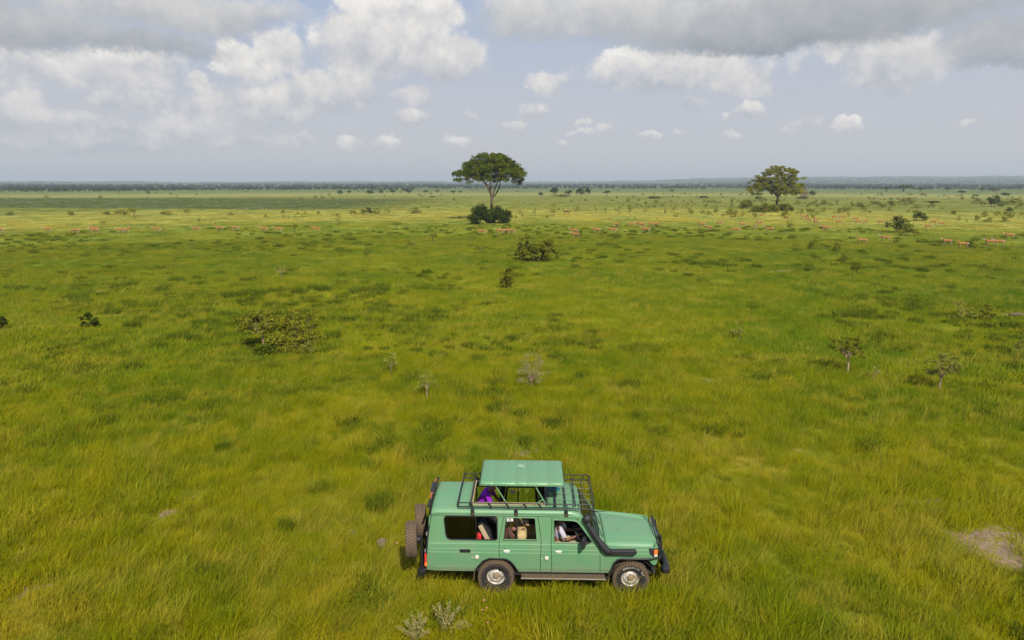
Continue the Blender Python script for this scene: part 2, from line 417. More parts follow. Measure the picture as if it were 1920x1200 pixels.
def tuft_mesh(name, n, spread, hlo, hhi, width, lean, mat, seed, droop=0.35, wind=(0.22, 0.03)):
    g = np.random.default_rng(seed)
    V = []; F = []
    rad = spread * np.sqrt(g.random(n)); an = g.random(n) * 2 * np.pi
    bx = rad * np.cos(an); by = rad * np.sin(an)
    h = g.uniform(hlo, hhi, n); wd = width * g.uniform(.6, 1.3, n)
    la = g.random(n) * 2 * np.pi; lm = np.abs(g.normal(0, lean, n))
    dxn = np.cos(la) * lm + wind[0]; dyn = np.sin(la) * lm + wind[1]
    fa = g.random(n) * np.pi; sx = np.cos(fa) * wd; sy = np.sin(fa) * wd
    for k in range(n):
        p0 = np.array([bx[k], by[k], -0.03]); p1 = p0 + np.array([dxn[k] * h[k] * .45, dyn[k] * h[k] * .45, h[k] * .6])
        p2 = p0 + np.array([dxn[k] * h[k] * (1 + droop), dyn[k] * h[k] * (1 + droop), h[k]])
        s = np.array([sx[k], sy[k], 0])
        b = len(V)
        V += [p0 - s * .5, p0 + s * .5, p1 + s * .42, p1 - s * .42, p2]
        F += [(b, b + 1, b + 2), (b, b + 2, b + 3), (b + 3, b + 2, b + 4)]
    return mesh_np(name, V, F, [mat])

def stuff_instances(name, protos, pts, scl, rot, idx, label=None, cat=None, tilt=None):
    """one object: a point mesh whose geometry nodes put a proto on each point"""
    pc = bpy.data.collections.new(name + '_protos')
    for k, m in enumerate(protos):
        o = bpy.data.objects.new(name + '_proto_%02d' % k, m); pc.objects.link(o)
    me = bpy.data.meshes.new(name); me.vertices.add(len(pts)); me.vertices.foreach_set('co', np.asarray(pts, dtype=np.float32).ravel())
    for nm_, typ, arr in (('scl', 'FLOAT', scl), ('rot', 'FLOAT', rot), ('idx', 'INT', idx)):
        at_ = me.attributes.new(nm_, typ, 'POINT'); at_.data.foreach_set('value', np.asarray(arr, dtype=np.int32 if typ == 'INT' else np.float32))
    o = link(name, me)
    ng = bpy.data.node_groups.new(name + '_scatter', 'GeometryNodeTree')
    ng.interface.new_socket('Geometry', in_out='INPUT', socket_type='NodeSocketGeometry')
    ng.interface.new_socket('Geometry', in_out='OUTPUT', socket_type='NodeSocketGeometry')
    t = NT(ng); gi = t.new('NodeGroupInput'); go = t.new('NodeGroupOutput')
    ci = t.new('GeometryNodeCollectionInfo'); ci.inputs[0].default_value = pc
    ci.inputs['Separate Children'].default_value = True; ci.inputs['Reset Children'].default_value = True
    iop = t.new('GeometryNodeInstanceOnPoints'); iop.inputs['Pick Instance'].default_value = True
    def attr(n_, typ):
        a_ = t.new('GeometryNodeInputNamedAttribute'); a_.data_type = typ; a_.inputs['Name'].default_value = n_
        return [s for s in a_.outputs if s.enabled and s.name == 'Attribute'][0]
    mp = t.new('GeometryNodeMeshToPoints')
    t.l.new(gi.outputs[0], mp.inputs[0]); t.l.new(mp.outputs[0], iop.inputs['Points']); t.l.new(ci.outputs[0], iop.inputs['Instance'])
    t.l.new(attr('idx', 'INT'), iop.inputs['Instance Index'])
    cx = t.new('ShaderNodeCombineXYZ'); t.l.new(attr('rot', 'FLOAT'), cx.inputs[2]); t.l.new(cx.outputs[0], iop.inputs['Rotation'])
    cs = t.new('ShaderNodeCombineXYZ'); sa = attr('scl', 'FLOAT')
    for q in range(3): t.l.new(sa, cs.inputs[q])
    t.l.new(cs.outputs[0], iop.inputs['Scale'])
    t.l.new(iop.outputs[0], go.inputs[0])
    md = o.modifiers.new('scatter', 'NODES'); md.node_group = ng
    tag(o, label, cat, kind='stuff')
    return o

def soil_np(x, y, k=1.0):
    m = np.full(x.shape, 9.0)
    for (sx, sy, a_, b_) in SOILP: m = np.minimum(m, np.hypot((x - sx) / a_, (y - sy) / b_))
    return m
def wedge(n, r0, r1, half_deg, power=0.0, g=rng):
    """random points in an annular wedge in front of the camera; power 0 = even density per area"""
    u = g.random(n)
    if power == 0: r = np.sqrt(r0 ** 2 + u * (r1 ** 2 - r0 ** 2))
    else:
        p_ = 2 - power
        r = (r0 ** p_ + u * (r1 ** p_ - r0 ** p_)) ** (1 / p_) if abs(p_) > 1e-6 else r0 * (r1 / r0) ** u
    a_ = R(half_deg) * (2 * g.random(n) - 1)
    return r * np.sin(a_), r * np.cos(a_)
def nz2(x, y, f, s=0.0):
    return np.array([mnoise.noise(Vector((a_ * f + s, b_ * f - s, s))) for a_, b_ in zip(x, y)])
def wheel_clear(x, y):
    """True where a tuft would grow through the vehicle's body or wheels"""
    u = x - 0.55; w = y - 14.68
    return (np.abs(u + .1) < 2.55) & (np.abs(w) < 0.80)
def grass_layer(name, protos, n, r0, r1, half, power, slo, shi, label):
    x, y = wedge(n, r0, r1, half, power)
    keep = (soil_np(x, y) > rng.uniform(0.62, 1.35, len(x)))
    x, y = x[keep], y[keep]
    under = wheel_clear(x, y)
    s = rng.uniform(slo, shi, len(x))
    nn = nz2(x, y, 0.21, 4.0)
    s = s * (1.0 + 0.45 * nn + 0.55 * nz2(x, y, 0.9, 7.0))
    s = np.where(under, s * 0.40, s)
    z = terrain(x, y) - 0.01
    rot = rng.normal(0, 0.5, len(x))
    idx = rng.integers(0, len(protos), len(x))
    return stuff_instances(name, protos, np.stack([x, y, z], 1), s, rot, idx, label, 'grass')
near_p = [tuft_mesh('blade_tuft_fine_%d' % k, 70, 0.42, 0.12, 0.36, 0.011, 0.42, M_blade, 100 + k) for k in range(7)]
near_p += [tuft_mesh('blade_tuft_tall_%d' % k, 50, 0.22, 0.24, 0.52, 0.011, 0.40, M_blade, 150 + k, droop=.6) for k in range(3)]
mid_p = [tuft_mesh('blade_tuft_mid_%d' % k, 85, 0.85, 0.12, 0.34, 0.026, 0.42, M_blade, 200 + k) for k in range(6)]
far_p = [tuft_mesh('blade_tuft_far_%d' % k, 85, 2.2, 0.10, 0.30, 0.085, 0.42, M_blade, 300 + k) for k in range(5)]
grass_layer('grass', near_p, int(19000 * GQ), 9, 36, 50, 0.5, 0.6, 1.15, 'tall green and yellow grass blades of the meadow nearest the camera')
grass_layer('grass', mid_p, int(30000 * GQ), 30, 120, 46, 0.75, 0.65, 1.15, 'green savanna grass of the middle distance')
grass_layer('grass', far_p, int(22000 * GQ), 105, 480, 44, 1.0, 0.5, 0.9, 'pale green grass of the far plain')

# darker leafy tussocks that nobody could count
M_tuss, t, out = material('dark_tussock_leaf')
geo = t.new('ShaderNodeNewGeometry'); oi = t.new('ShaderNodeObjectInfo')
c = t.mix(oi.outputs['Random'], (0.070, 0.105, 0.008, 1), (0.18, 0.21, 0.012, 1))
c = t.v('MULTIPLY', c, t.mix(t.noise(geo.outputs['Position'], 9.0, 2.0), (.7, .7, .7, 1), (1.3, 1.3, 1.3, 1)))
d = t.new('ShaderNodeBsdfDiffuse'); tr = t.new('ShaderNodeBsdfTranslucent'); t.put(d.inputs[0], c); t.put(tr.inputs[0], c)
m1 = t.new('ShaderNodeMixShader'); m1.inputs[0].default_value = .25; t.l.new(d.outputs[0], m1.inputs[1]); t.l.new(tr.outputs[0], m1.inputs[2]); t.l.new(m1.outputs[0], out.inputs[0])
tuss_p = [tuft_mesh('tussock_%d' % k, 170, 0.55, 0.15, 0.52, 0.040, 0.55, M_tuss, 400 + k, droop=.3, wind=(.08, 0)) for k in range(5)]
x1, y1 = wedge(1700, 11, 60, 46, 0.6); x2, y2 = wedge(2300, 40, 150, 43, 0.7)
x = np.concatenate([x1, x2]); y = np.concatenate([y1, y2])
k = nz2(x, y, 0.045, 9.0) + 0.6 * nz2(x, y, 0.2, 2.0)
keep = (k > -0.08) & ~((np.abs(x - .5) < 3.2) & (np.abs(y - 14.6) < 1.6)) & (soil_np(x, y) > 1.2)
x, y, k = x[keep], y[keep], k[keep]
s = rng.uniform(.28, .85, len(x)) * (1 + 0.5 * np.clip(k, 0, 1)) * (1.0 + 0.30 * smooth(np.hypot(x, y), 30, 80))
stuff_instances('tussocks', tuss_p, np.stack([x, y, terrain(x, y)], 1), s, rng.random(len(x)) * 6.28, rng.integers(0, 5, len(x)), 'low dark green tussocks and herbs scattered through the grass', 'ground cover')
# taller seeding grass in drifts
M_seed, t, out = material('seeding_grass_stems')
oi = t.new('ShaderNodeObjectInfo'); geo = t.new('ShaderNodeNewGeometry')
c = t.mix(oi.outputs['Random'], (0.46, 0.38, 0.050, 1), (0.33, 0.34, 0.015, 1))
d = t.new('ShaderNodeBsdfDiffuse'); tr = t.new('ShaderNodeBsdfTranslucent'); t.put(d.inputs[0], c); t.put(tr.inputs[0], c)
m1 = t.new('ShaderNodeMixShader'); m1.inputs[0].default_value = .4; t.l.new(d.outputs[0], m1.inputs[1]); t.l.new(tr.outputs[0], m1.inputs[2]); t.l.new(m1.outputs[0], out.inputs[0])
seed_p = [tuft_mesh('seeding_tuft_%d' % k, 34, 0.20, 0.34, 0.62, 0.009, 0.30, M_seed, 700 + k, droop=.7, wind=(.30, .05)) for k in range(4)]
x, y = wedge(9000, 10, 75, 48, 0.6)
k = nz2(x, y, 0.16, 12.0) + .5 * nz2(x, y, 0.6, 5.0)
keep = (k > .16) & (soil_np(x, y) > 1.3) & ~wheel_clear(x, y)
x, y = x[keep], y[keep]
stuff_instances('seeding_grass', seed_p, np.stack([x, y, terrain(x, y)], 1), rng.uniform(.6, 1.15, len(x)), rng.normal(0, .6, len(x)), rng.integers(0, 4, len(x)), 'taller straw yellow seeding grass standing in drifts', 'grass')
# ------------------------------------------------------------------ mesh builders
class MB:
    def __init__(s): s.bm = bmesh.new()
    def box(s, c, size, rot=None, taper=None):
        r = bmesh.ops.create_cube(s.bm, size=1.0)
        M = Matrix.Translation(Vector(c)) @ (rot.to_4x4() if rot is not None else Matrix.Identity(4))
        for v in r['verts']:
            p = Vector((v.co.x * size[0], v.co.y * size[1], v.co.z * size[2]))
            if taper and v.co.z > 0: p.x *= taper[0]; p.y *= taper[1]
            v.co = M @ p
        return s
    def tube(s, pts, r, n=8, closed=False, flat=1.0):
        pts = [Vector(p) for p in pts]; N = len(pts)
        rs = r if isinstance(r, (list, tuple)) else [r] * N
        rings = []; prev = None
        for i, p in enumerate(pts):
            if closed: d = (pts[(i + 1) % N] - pts[i - 1]).normalized()
            elif i == 0: d = (pts[1] - pts[0]).normalized()
            elif i == N - 1: d = (pts[-1] - pts[-2]).normalized()
            else: d = ((pts[i + 1] - p).normalized() + (p - pts[i - 1]).normalized()).normalized()
            if prev is None:
                a_ = Vector((0, 0, 1)) if abs(d.z) < .9 else Vector((1, 0, 0)); u = d.cross(a_).normalized()
            else: u = (prev - d * prev.dot(d)).normalized()
            prev = u; w = d.cross(u)
            rings.append([s.bm.verts.new(p + (u * math.cos(2 * math.pi * k / n) + w * math.sin(2 * math.pi * k / n) * flat) * rs[i]) for k in range(n)])
        for i in range(N if closed else N - 1):
            A, B = rings[i], rings[(i + 1) % N]
            for k in range(n): s.bm.faces.new((A[k], A[(k + 1) % n], B[(k + 1) % n], B[k]))
        if not closed:
            s.bm.faces.new(list(reversed(rings[0]))); s.bm.faces.new(rings[-1])
        return s
    def lathe(s, prof, n=40, axis='Y', c=(0, 0, 0), closed=False):
        """prof: list of (radius, along axis)"""
        rings = []
        for (r, a_) in prof:
            ring = []
            for k in range(n):
                t_ = 2 * math.pi * k / n
                if axis == 'Y': p = Vector((r * math.cos(t_), a_, r * math.sin(t_)))
                elif axis == 'X': p = Vector((a_, r * math.cos(t_), r * math.sin(t_)))
                else: p = Vector((r * math.cos(t_), r * math.sin(t_), a_))
                ring.append(s.bm.verts.new(p + Vector(c)))
            rings.append(ring)
        m = len(rings)
        for i in range(m if closed else m - 1):
            A, B = rings[i], rings[(i + 1) % m]
            for k in range(n): s.bm.faces.new((A[k], A[(k + 1) % n], B[(k + 1) % n], B[k]))
        return s
    def poly(s, pts, thick, nrm=None):
        """flat polygon given thickness along -normal"""
        vs = [Vector(p) for p in pts]
        if nrm is None: nrm = (vs[1] - vs[0]).cross(vs[2] - vs[0]).normalized()
        nrm = Vector(nrm)
        a_ = [s.bm.verts.new(p) for p in vs]; b_ = [s.bm.verts.new(p - nrm * thick) for p in vs]
        s.bm.faces.new(a_); s.bm.faces.new(list(reversed(b_)))
        for k in range(len(vs)): s.bm.faces.new((a_[k], b_[k], b_[(k + 1) % len(vs)], a_[(k + 1) % len(vs)]))
        return s
    def mesh(s, name, mats, smooth=False, angle=None):
        bmesh.ops.recalc_face_normals(s.bm, faces=s.bm.faces[:])
        me = bpy.data.meshes.new(name)
        if angle is not None:
            for f_ in s.bm.faces: f_.smooth = True
            for e_ in s.bm.edges:
                if len(e_.link_faces) == 2 and e_.calc_face_angle(0) > R(angle): e_.smooth = False
        elif smooth:
            for f_ in s.bm.faces: f_.smooth = True
        s.bm.to_mesh(me); s.bm.free()
        for m_ in (mats if isinstance(mats, (list, tuple)) else [mats]): me.materials.append(m_)
        return me
    def build(s, name, mats, parent=None, smooth=False, angle=None, bevel=None, loc=None):
        o = link(name, s.mesh(name, mats, smooth, angle), parent, loc)
        if bevel:
            b_ = o.modifiers.new('bevel', 'BEVEL'); b_.width = bevel; b_.segments = 2; b_.limit_method = 'ANGLE'; b_.angle_limit = R(35)
        return o

def simple(name, col, rough=0.6, metal=0.0, spec=0.5, nscale=None, namt=0.25, coat=0.0):
    mt, t, out = material(name)
    bs = t.new('ShaderNodeBsdfPrincipled')
    c = col
    if nscale:
        tcn = t.new('ShaderNodeTexCoord')
        n = t.noise(tcn.outputs['Object'], nscale, 5.0, 0.65)
        lo = tuple(q * (1 - namt) for q in col[:3]) + (1,); hi = tuple(min(1, q * (1 + namt)) for q in col[:3]) + (1,)
        c = t.mix(n, lo, hi)
        t.put(bs.inputs['Roughness'], t.lin(n, .3, .7, max(0, rough - .1), min(1, rough + .1)))
    else: bs.inputs['Roughness'].default_value = rough
    t.put(bs.inputs['Base Color'], c)
    bs.inputs['Metallic'].default_value = metal; bs.inputs['Specular IOR Level'].default_value = spec
    bs.inputs['Coat Weight'].default_value = coat
    t.l.new(bs.outputs[0], out.inputs[0])
    return mt

# paint with dust, thicker and browner low down where the wheels throw it
def paint(name, col, roofish=False):
    mt, t, out = material(name)
    bs = t.new('ShaderNodeBsdfPrincipled'); tcn = t.new('ShaderNodeTexCoord'); ob = tcn.outputs['Object']
    x_, y_, z_ = t.sep(ob)
    n = t.noise(ob, 2.2, 6.0, 0.65); n2 = t.noise(t.v('MULTIPLY', ob, (14, 14, 2.2)), 1.6, 4.0, .6); sp = t.noise(ob, 38.0, 3.0, .6)
    dirt = t.m('MULTIPLY', t.ss(t.m('ADD', z_, t.m('MULTIPLY', t.m('SUBTRACT', n, .5), .35)), 0.46, 0.80, 0.62, 0.0), t.lin(n2, .3, .7, .45, 1.0))
    film = t.m('ADD', t.m('MULTIPLY', t.ss(n, .30, .70), 0.17), t.m('MULTIPLY', t.ss(t.noise(ob, 9.0, 5.0, .7), .48, .72), 0.14))
    c = t.mix(t.m('MAXIMUM', dirt, film), col, (0.30, 0.26, 0.17, 1))
    c = t.mix(t.m('MULTIPLY', t.ss(sp, .66, .74), .35), c, (0.20, 0.20, 0.12, 1))
    t.put(bs.inputs['Base Color'], c)
    t.put(bs.inputs['Roughness'], t.m('ADD', t.m('MULTIPLY', dirt, .5), t.lin(n, .3, .7, .34, .55)))
    bs.inputs['Coat Weight'].default_value = 0.15; bs.inputs['Coat Roughness'].default_value = 0.22
    bp = t.new('ShaderNodeBump'); bp.inputs['Strength'].default_value = .25; bp.inputs['Distance'].default_value = .02
    t.put(bp.inputs['Height'], t.noise(ob, 3.5, 2.0, .4)); t.l.new(bp.outputs[0], bs.inputs['Normal'])
    t.l.new(bs.outputs[0], out.inputs[0])
    return mt
M_green = paint('green_paint', (0.118, 0.290, 0.142, 1))
M_inner = simple('cabin_lining', (0.030, 0.028, 0.025, 1), 0.9)
M_black = simple('black_steel', (0.018, 0.018, 0.019, 1), 0.45, nscale=20, namt=.4)
M_plastic = simple('black_plastic', (0.022, 0.022, 0.023, 1), 0.55, nscale=30, namt=.3)
M_rubber = simple('black_rubber', (0.014, 0.014, 0.014, 1), 0.75)
M_chrome = simple('chrome', (0.78, 0.77, 0.74, 1), 0.22, metal=1.0)
M_bright = simple('bright_plating', (0.85, 0.84, 0.80, 1), 0.35, metal=0.15)
M_tan = simple('tan_trim', (0.45, 0.34, 0.20, 1), 0.8, nscale=18)
M_tanseat = simple('tan_seat_cloth', (0.48, 0.36, 0.16, 1), 0.95, nscale=22, namt=.2)
M_white = simple('white_plastic', (0.60, 0.57, 0.46, 1), 0.5)
M_orange = simple('orange_lens', (0.90, 0.20, 0.03, 1), 0.25)
M_red = simple('red_lens', (0.62, 0.04, 0.03, 1), 0.25)
M_rust = simple('rust', (0.32, 0.11, 0.04, 1), 0.9, nscale=16, namt=.5)
M_mud = simple('muddy_step', (0.105, 0.070, 0.042, 1), 0.95, nscale=9, namt=.55)
M_alu = simple('worn_aluminium', (0.38, 0.33, 0.27, 1), 0.5, metal=.4, nscale=12)
M_grey = simple('grey_plastic', (0.16, 0.155, 0.16, 1), 0.7)
M_teal = simple('teal_cloth', (0.012, 0.16, 0.20, 1), 0.8, nscale=10)
M_skin = simple('dark_brown_skin', (0.16, 0.070, 0.035, 1), 0.55, nscale=15, namt=.12)
M_hair = simple('black_hair', (0.012, 0.010, 0.009, 1), 0.9)

def tyre_mat():
    mt, t, out = material('dusty_tyre_rubber')
    bs = t.new('ShaderNodeBsdfPrincipled'); tcn = t.new('ShaderNodeTexCoord'); ob = tcn.outputs['Object']
    x_, y_, z_ = t.sep(ob); rad = t.v('LENGTH', t.xyz(x_, 0.0, z_))
    n = t.noise(ob, 7.0, 5.0, .65)
    d = t.m('MULTIPLY', t.ss(t.m('ADD', rad, t.m('MULTIPLY', t.m('SUBTRACT', n, .5), .10)), .30, .37), .85)
    c = t.mix(d, (0.030, 0.027, 0.025, 1), (0.150, 0.104, 0.066, 1))
    c = t.mix(t.m('MULTIPLY', t.ss(n, .5, .7), .5), c, (0.13, .095, .065, 1))
    t.put(bs.inputs['Base Color'], c); bs.inputs['Roughness'].default_value = .9; bs.inputs['Specular IOR Level'].default_value = .2
    t.l.new(bs.outputs[0], out.inputs[0]); return mt
M_tyre = tyre_mat()
def rim_mat():
    mt, t, out = material('dusty_silver_rim')
    bs = t.new('ShaderNodeBsdfPrincipled'); tcn = t.new('ShaderNodeTexCoord'); ob = tcn.outputs['Object']
    n = t.noise(ob, 10.0, 5.0, .65)
    c = t.mix(t.ss(n, .42, .66), (0.62, 0.58, 0.52, 1), (0.34, 0.24, 0.15, 1))
    t.put(bs.inputs['Base Color'], c); bs.inputs['Metallic'].default_value = .25; bs.inputs['Roughness'].default_value = .5
    t.l.new(bs.outputs[0], out.inputs[0]); return mt
M_rim = rim_mat()
def glass_mat(name, tint, gl=0.08):
    mt, t, out = material(name)
    tr = t.new('ShaderNodeBsdfTransparent'); tr.inputs[0].default_value = tint
    g = t.new('ShaderNodeBsdfGlossy'); g.inputs[1].default_value = 0.04; g.inputs[0].default_value = (.9, .95, .93, 1)
    fr = t.new('ShaderNodeFresnel'); fr.inputs[0].default_value = 1.45
    mx = t.new('ShaderNodeMixShader'); t.put(mx.inputs[0], t.m('ADD', fr.outputs[0], gl * .2))
    t.l.new(tr.outputs[0], mx.inputs[1]); t.l.new(g.outputs[0], mx.inputs[2]); t.l.new(mx.outputs[0], out.inputs[0])
    return mt
M_glass = glass_mat('clear_glass', (0.80, 0.86, 0.83, 1))
M_tint = glass_mat('tinted_glass', (0.32, 0.33, 0.30, 1))

# ------------------------------------------------------------------ the safari vehicle
VX, VY, VYAW = 1.12, 14.675, R(-1.5)
car = empty('safari_vehicle', (VX, VY, 0.0), VYAW)
tag(car, 'light green four-wheel-drive safari vehicle with raised pop-up roof and black roof rack', 'safari vehicle')

PROF = [(0.30, .78), (.49, .800), (.60, .826), (.78, .838), (.955, .845), (.985, .838), (1.048, .838), (1.056, .830), (1.064, .838), (1.16, .833), (1.185, .822), (1.25, .815), (1.80, .765), (1.9, .74)]
def halfw(z, x=0.0):
    for (z0, w0), (z1, w1) in zip(PROF, PROF[1:]):
        if z <= z1: w = w0 + (w1 - w0) * (z - z0) / (z1 - z0); break
    else: w = PROF[-1][1]
    if x > 1.0: w -= 0.075 * ((x - 1.0) / 1.07) ** 2
    if x < -2.7: w -= 0.035 * ((-2.7 - x) / .3) ** 2
    return w
def rounded(pts, r, n=4):
    """round the corners of a polygon; r one radius or one per corner"""
    out = []; N = len(pts)
    for i in range(N):
        p = Vector((*pts[i], 0)); a_ = Vector((*pts[i - 1], 0)) - p; b_ = Vector((*pts[(i + 1) % N], 0)) - p
        rr = r[i] if isinstance(r, (list, tuple)) else r
        if rr <= 0: out.append(pts[i]); continue
        a_ = a_.normalized() * rr; b_ = b_.normalized() * rr
        for k in range(n + 1):
            t_ = k / n; q = (1 - t_) ** 2 * (p + a_) + 2 * t_ * (1 - t_) * p + t_ ** 2 * (p + b_)
            out.append((q.x, q.y))
    return out
def panel(name, outline, holes=(), side=-1, mats=None, parent=None, thick=0.03, off=0.0):
    """sheet of the body side drawn in (x, z), bent to the body section, given thickness inwards"""
    loops = [[Vector((x, z, 0)) for x, z in outline]] + [[Vector((x, z, 0)) for x, z in h] for h in holes]
    flat = [p for l in loops for p in l]
    tris = tessellate_polygon(loops)
    bm = bmesh.new(); vs = [bm.verts.new((p.x, 0, p.y)) for p in flat]
    for t_ in tris:
        try: bm.faces.new([vs[k] for k in t_])
        except ValueError: pass
    for z, w in PROF[1:-1]:
        bmesh.ops.bisect_plane(bm, geom=bm.verts[:] + bm.edges[:] + bm.faces[:], plane_co=(0, 0, z), plane_no=(0, 0, 1))
    for x in (-2.9, -2.8, -2.7, 1.2, 1.4, 1.6, 1.8, 1.95):
        bmesh.ops.bisect_plane(bm, geom=bm.verts[:] + bm.edges[:] + bm.faces[:], plane_co=(x, 0, 0), plane_no=(1, 0, 0))
    for v in bm.verts: v.co.y = side * (halfw(v.co.z, v.co.x) + off)
    bm.normal_update()
    bmesh.ops.recalc_face_normals(bm, faces=bm.faces[:])
    tot = sum(f_.normal.y * f_.calc_area() for f_ in bm.faces)
    if tot * side < 0: bmesh.ops.reverse_faces(bm, faces=bm.faces[:])
    for f_ in bm.faces: f_.smooth = False
    me = bpy.data.meshes.new(name); bm.to_mesh(me); bm.free()
    for m_ in (mats or [M_green, M_inner]): me.materials.append(m_)
    o = link(name, me, parent or car)
    so = o.modifiers.new('solid', 'SOLIDIFY'); so.thickness = thick; so.offset = -1.0; so.material_offset = 1; so.use_even_offset = False
    be = o.modifiers.new('bevel', 'BEVEL'); be.width = .006; be.segments = 2; be.limit_method = 'ANGLE'; be.angle_limit = R(50)
    return o

Q_OUT = rounded([(-2.985, .50), (-1.90, .50), (-1.86, .61), (-1.73, .765), (-1.60, .825), (-1.44, .838), (-1.384, .835), (-1.384, 1.25), (-1.277, 1.81), (-2.855, 1.81), (-2.93, 1.25), (-2.99, .62)],
                [.04, 0, 0, 0, 0, 0, 0, 0, 0, .05, 0, 0])
Q_WIN = rounded([(-2.585, 1.785), (-1.425, 1.785), (-1.42, 1.26), (-2.53, 1.26)], [.09, .06, .06, .12], 5)
D2_OUT = [(-1.373, .832), (-1.24, .818), (-1.14, .77), (-1.06, .68), (-.955, .50), (-.487, .50), (-.468, 1.25), (-.545, 1.795), (-1.268, 1.795), (-1.373, 1.25)]
D2_WIN = rounded([(-1.235, 1.765), (-.598, 1.765), (-.558, 1.272), (-1.292, 1.272)], .035, 3)
P_OUT = [(-.477, .50), (-.231, .50), (-.250, 1.2), (-.238, 1.81), (-.535, 1.81), (-.458, 1.25)]
D1_OUT = rounded([(-.221, .50), (.826, .50), (.812, 1.10), (.757, 1.208), (.34, 1.745), (-.228, 1.765), (-.240, 1.2)], [0, 0, 0, 0, .10, 0, 0], 4)
D1_WIN = rounded([(-.195, 1.728), (.305, 1.712), (.672, 1.222), (-.185, 1.222)], [.03, .10, .03, .03], 4)
HEAD_OUT = [(-.238, 1.775), (.33, 1.755), (.765, 1.218), (.815, 1.108), (.93, 1.165), (.82, 1.205), (.44, 1.74), (.36, 1.80), (-.238, 1.81)]
F_OUT = [(.836, .50), (1.055, .50), (1.09, .66), (1.16, .80), (1.26, .865), (1.75, .872), (1.87, .84), (1.97, .70), (2.06, .685), (2.07, .86), (1.985, .87), (1.90, .96), (1.875, 1.09), (1.88, 1.098), (1.4, 1.128), (.94, 1.165), (.822, 1.10)]
def mir(p): return p
for sd_ in (-1, 1):
    panel('rear_quarter_panel', Q_OUT, [Q_WIN], sd_)
    panel('door_pillar', P_OUT, [], sd_)
    panel('windscreen_pillar', HEAD_OUT, [], sd_)
    panel('front_wing', F_OUT, [], sd_)
    d2 = panel('rear_door', D2_OUT, [D2_WIN], sd_)
    d1 = panel('front_door', D1_OUT, [D1_WIN], sd_)
    ww = lambda z: halfw(z)
    # window rubber and frames
    def ring(outline, grow, r, name, mat, par, off=0.003, n=6):
        mb = MB(); mb.tube([(x, sd_ * (ww(z) + off), z) for x, z in outline], r, n, closed=True)
        return mb.build(name, mat, par, smooth=True)
    ring(Q_WIN, 0, .014, 'window_rubber', M_rubber, car)
    ring(D2_WIN, 0, .008, 'window_frame', M_green, d2)
    ring(D1_WIN, 0, .008, 'window_frame', M_green, d1)
    # bright sill strips under the door windows
    MB().box((-.925, sd_ * (ww(1.262) + .004), 1.262), (.74, .014, .014)).build('sill_strip', M_chrome, d2)
    MB().box((.245, sd_ * (ww(1.212) + .004), 1.212), (.86, .012, .010)).build('sill_strip', M_alu, d1)
    # glass: the rear pane of each sliding window is shut, the front pane slid back behind it
    def pane(x0, x1, z0, z1, name, mat, par, inset=.018, lean=0.0):
        mb = MB(); a_ = ww(z0) - inset; b_ = ww(z1) - inset
        p = [(x0 + lean, sd_ * a_, z0), (x1, sd_ * a_, z0), (x1, sd_ * b_, z1), (x0, sd_ * b_, z1)]
        mb.poly(p, .004, (0, sd_, 0)); return mb.build(name, mat, par)
    if sd_ < 0:
        pane(-2.60, -1.875, 1.245, 1.80, 'window_glass', M_tint, car)
        MB().box((-1.878, sd_ * (ww(1.52) - .016), 1.522), (.016, .012, .53), Matrix.Rotation(-sd_ * R(5.2), 3, 'X')).build('window_divider', M_rubber, car)
        pane(-1.31, -1.00, 1.26, 1.78, 'window_glass', M_glass, d2)
    else:
        pane(-2.60, -1.40, 1.245, 1.80, 'window_glass', M_glass, car)
        MB().box((-1.99, sd_ * (ww(1.52) - .016), 1.522), (.03, .012, .53), Matrix.Rotation(-sd_ * R(5.2), 3, 'X')).build('window_divider', M_rubber, car)
        pane(-1.31, -.55, 1.26, 1.78, 'window_glass', M_glass, d2)
        # thin glass of the far front door
        pane(-.20, .30, 1.21, 1.74, 'window_glass', M_glass, d1)
    MB().box((-.995, sd_ * (ww(1.52) - .012), 1.518), (.034, .014, .51), Matrix.Rotation(-sd_ * R(5.2), 3, 'X')).build('window_divider', M_rubber, d2)
    # shut lines between the panels are backed by a dark sill and pillars
    MB().box((-.08, sd_ * .775, .46), (2.0, .05, .09)).build('door_sill', M_black, car)
    for x, h in ((-1.375, .74), (-.475, .74), (-.235, .70), (.83, .6)):
        MB().box((x, sd_ * .785, .50 + h * .5 - .02), (.035, .02, h), Matrix.Rotation(sd_ * R(1.5), 3, 'X')).build('pillar_lining', M_inner, car)
    # door handles and lock barrels
    for (hx, hz, dd) in ((-1.215, 1.022, d2), (-.085, 1.026, d1)):
        h = MB().box((hx, sd_ * (ww(hz) + .014), hz), (.135, .030, .030)).build('handle', M_bright, dd, bevel=.006)
        MB().box((hx + .01, sd_ * (ww(hz) + .004), hz - .030), (.10, .012, .034)).build('handle_plate', M_bright, dd, bevel=.003)
        MB().lathe([(0, 0), (.012, 0), (.012, .012), (0, .012)], 12, 'Y', (hx - .045, sd_ * (ww(hz + .055)) - (0 if sd_ > 0 else .010), hz + .055)).build('lock', M_chrome, dd)
    # black louvred vent on the rear quarter
    MB().box((-2.125, sd_ * (ww(1.005) + .006), 1.005), (.235, .016, .078)).build('vent', M_plastic, car, bevel=.005)
    for k in range(4):
        MB().box((-2.205 + k * .054, sd_ * (ww(1.005) + .016), 1.005), (.036, .008, .056)).build('vent_louvre', M_black, car)
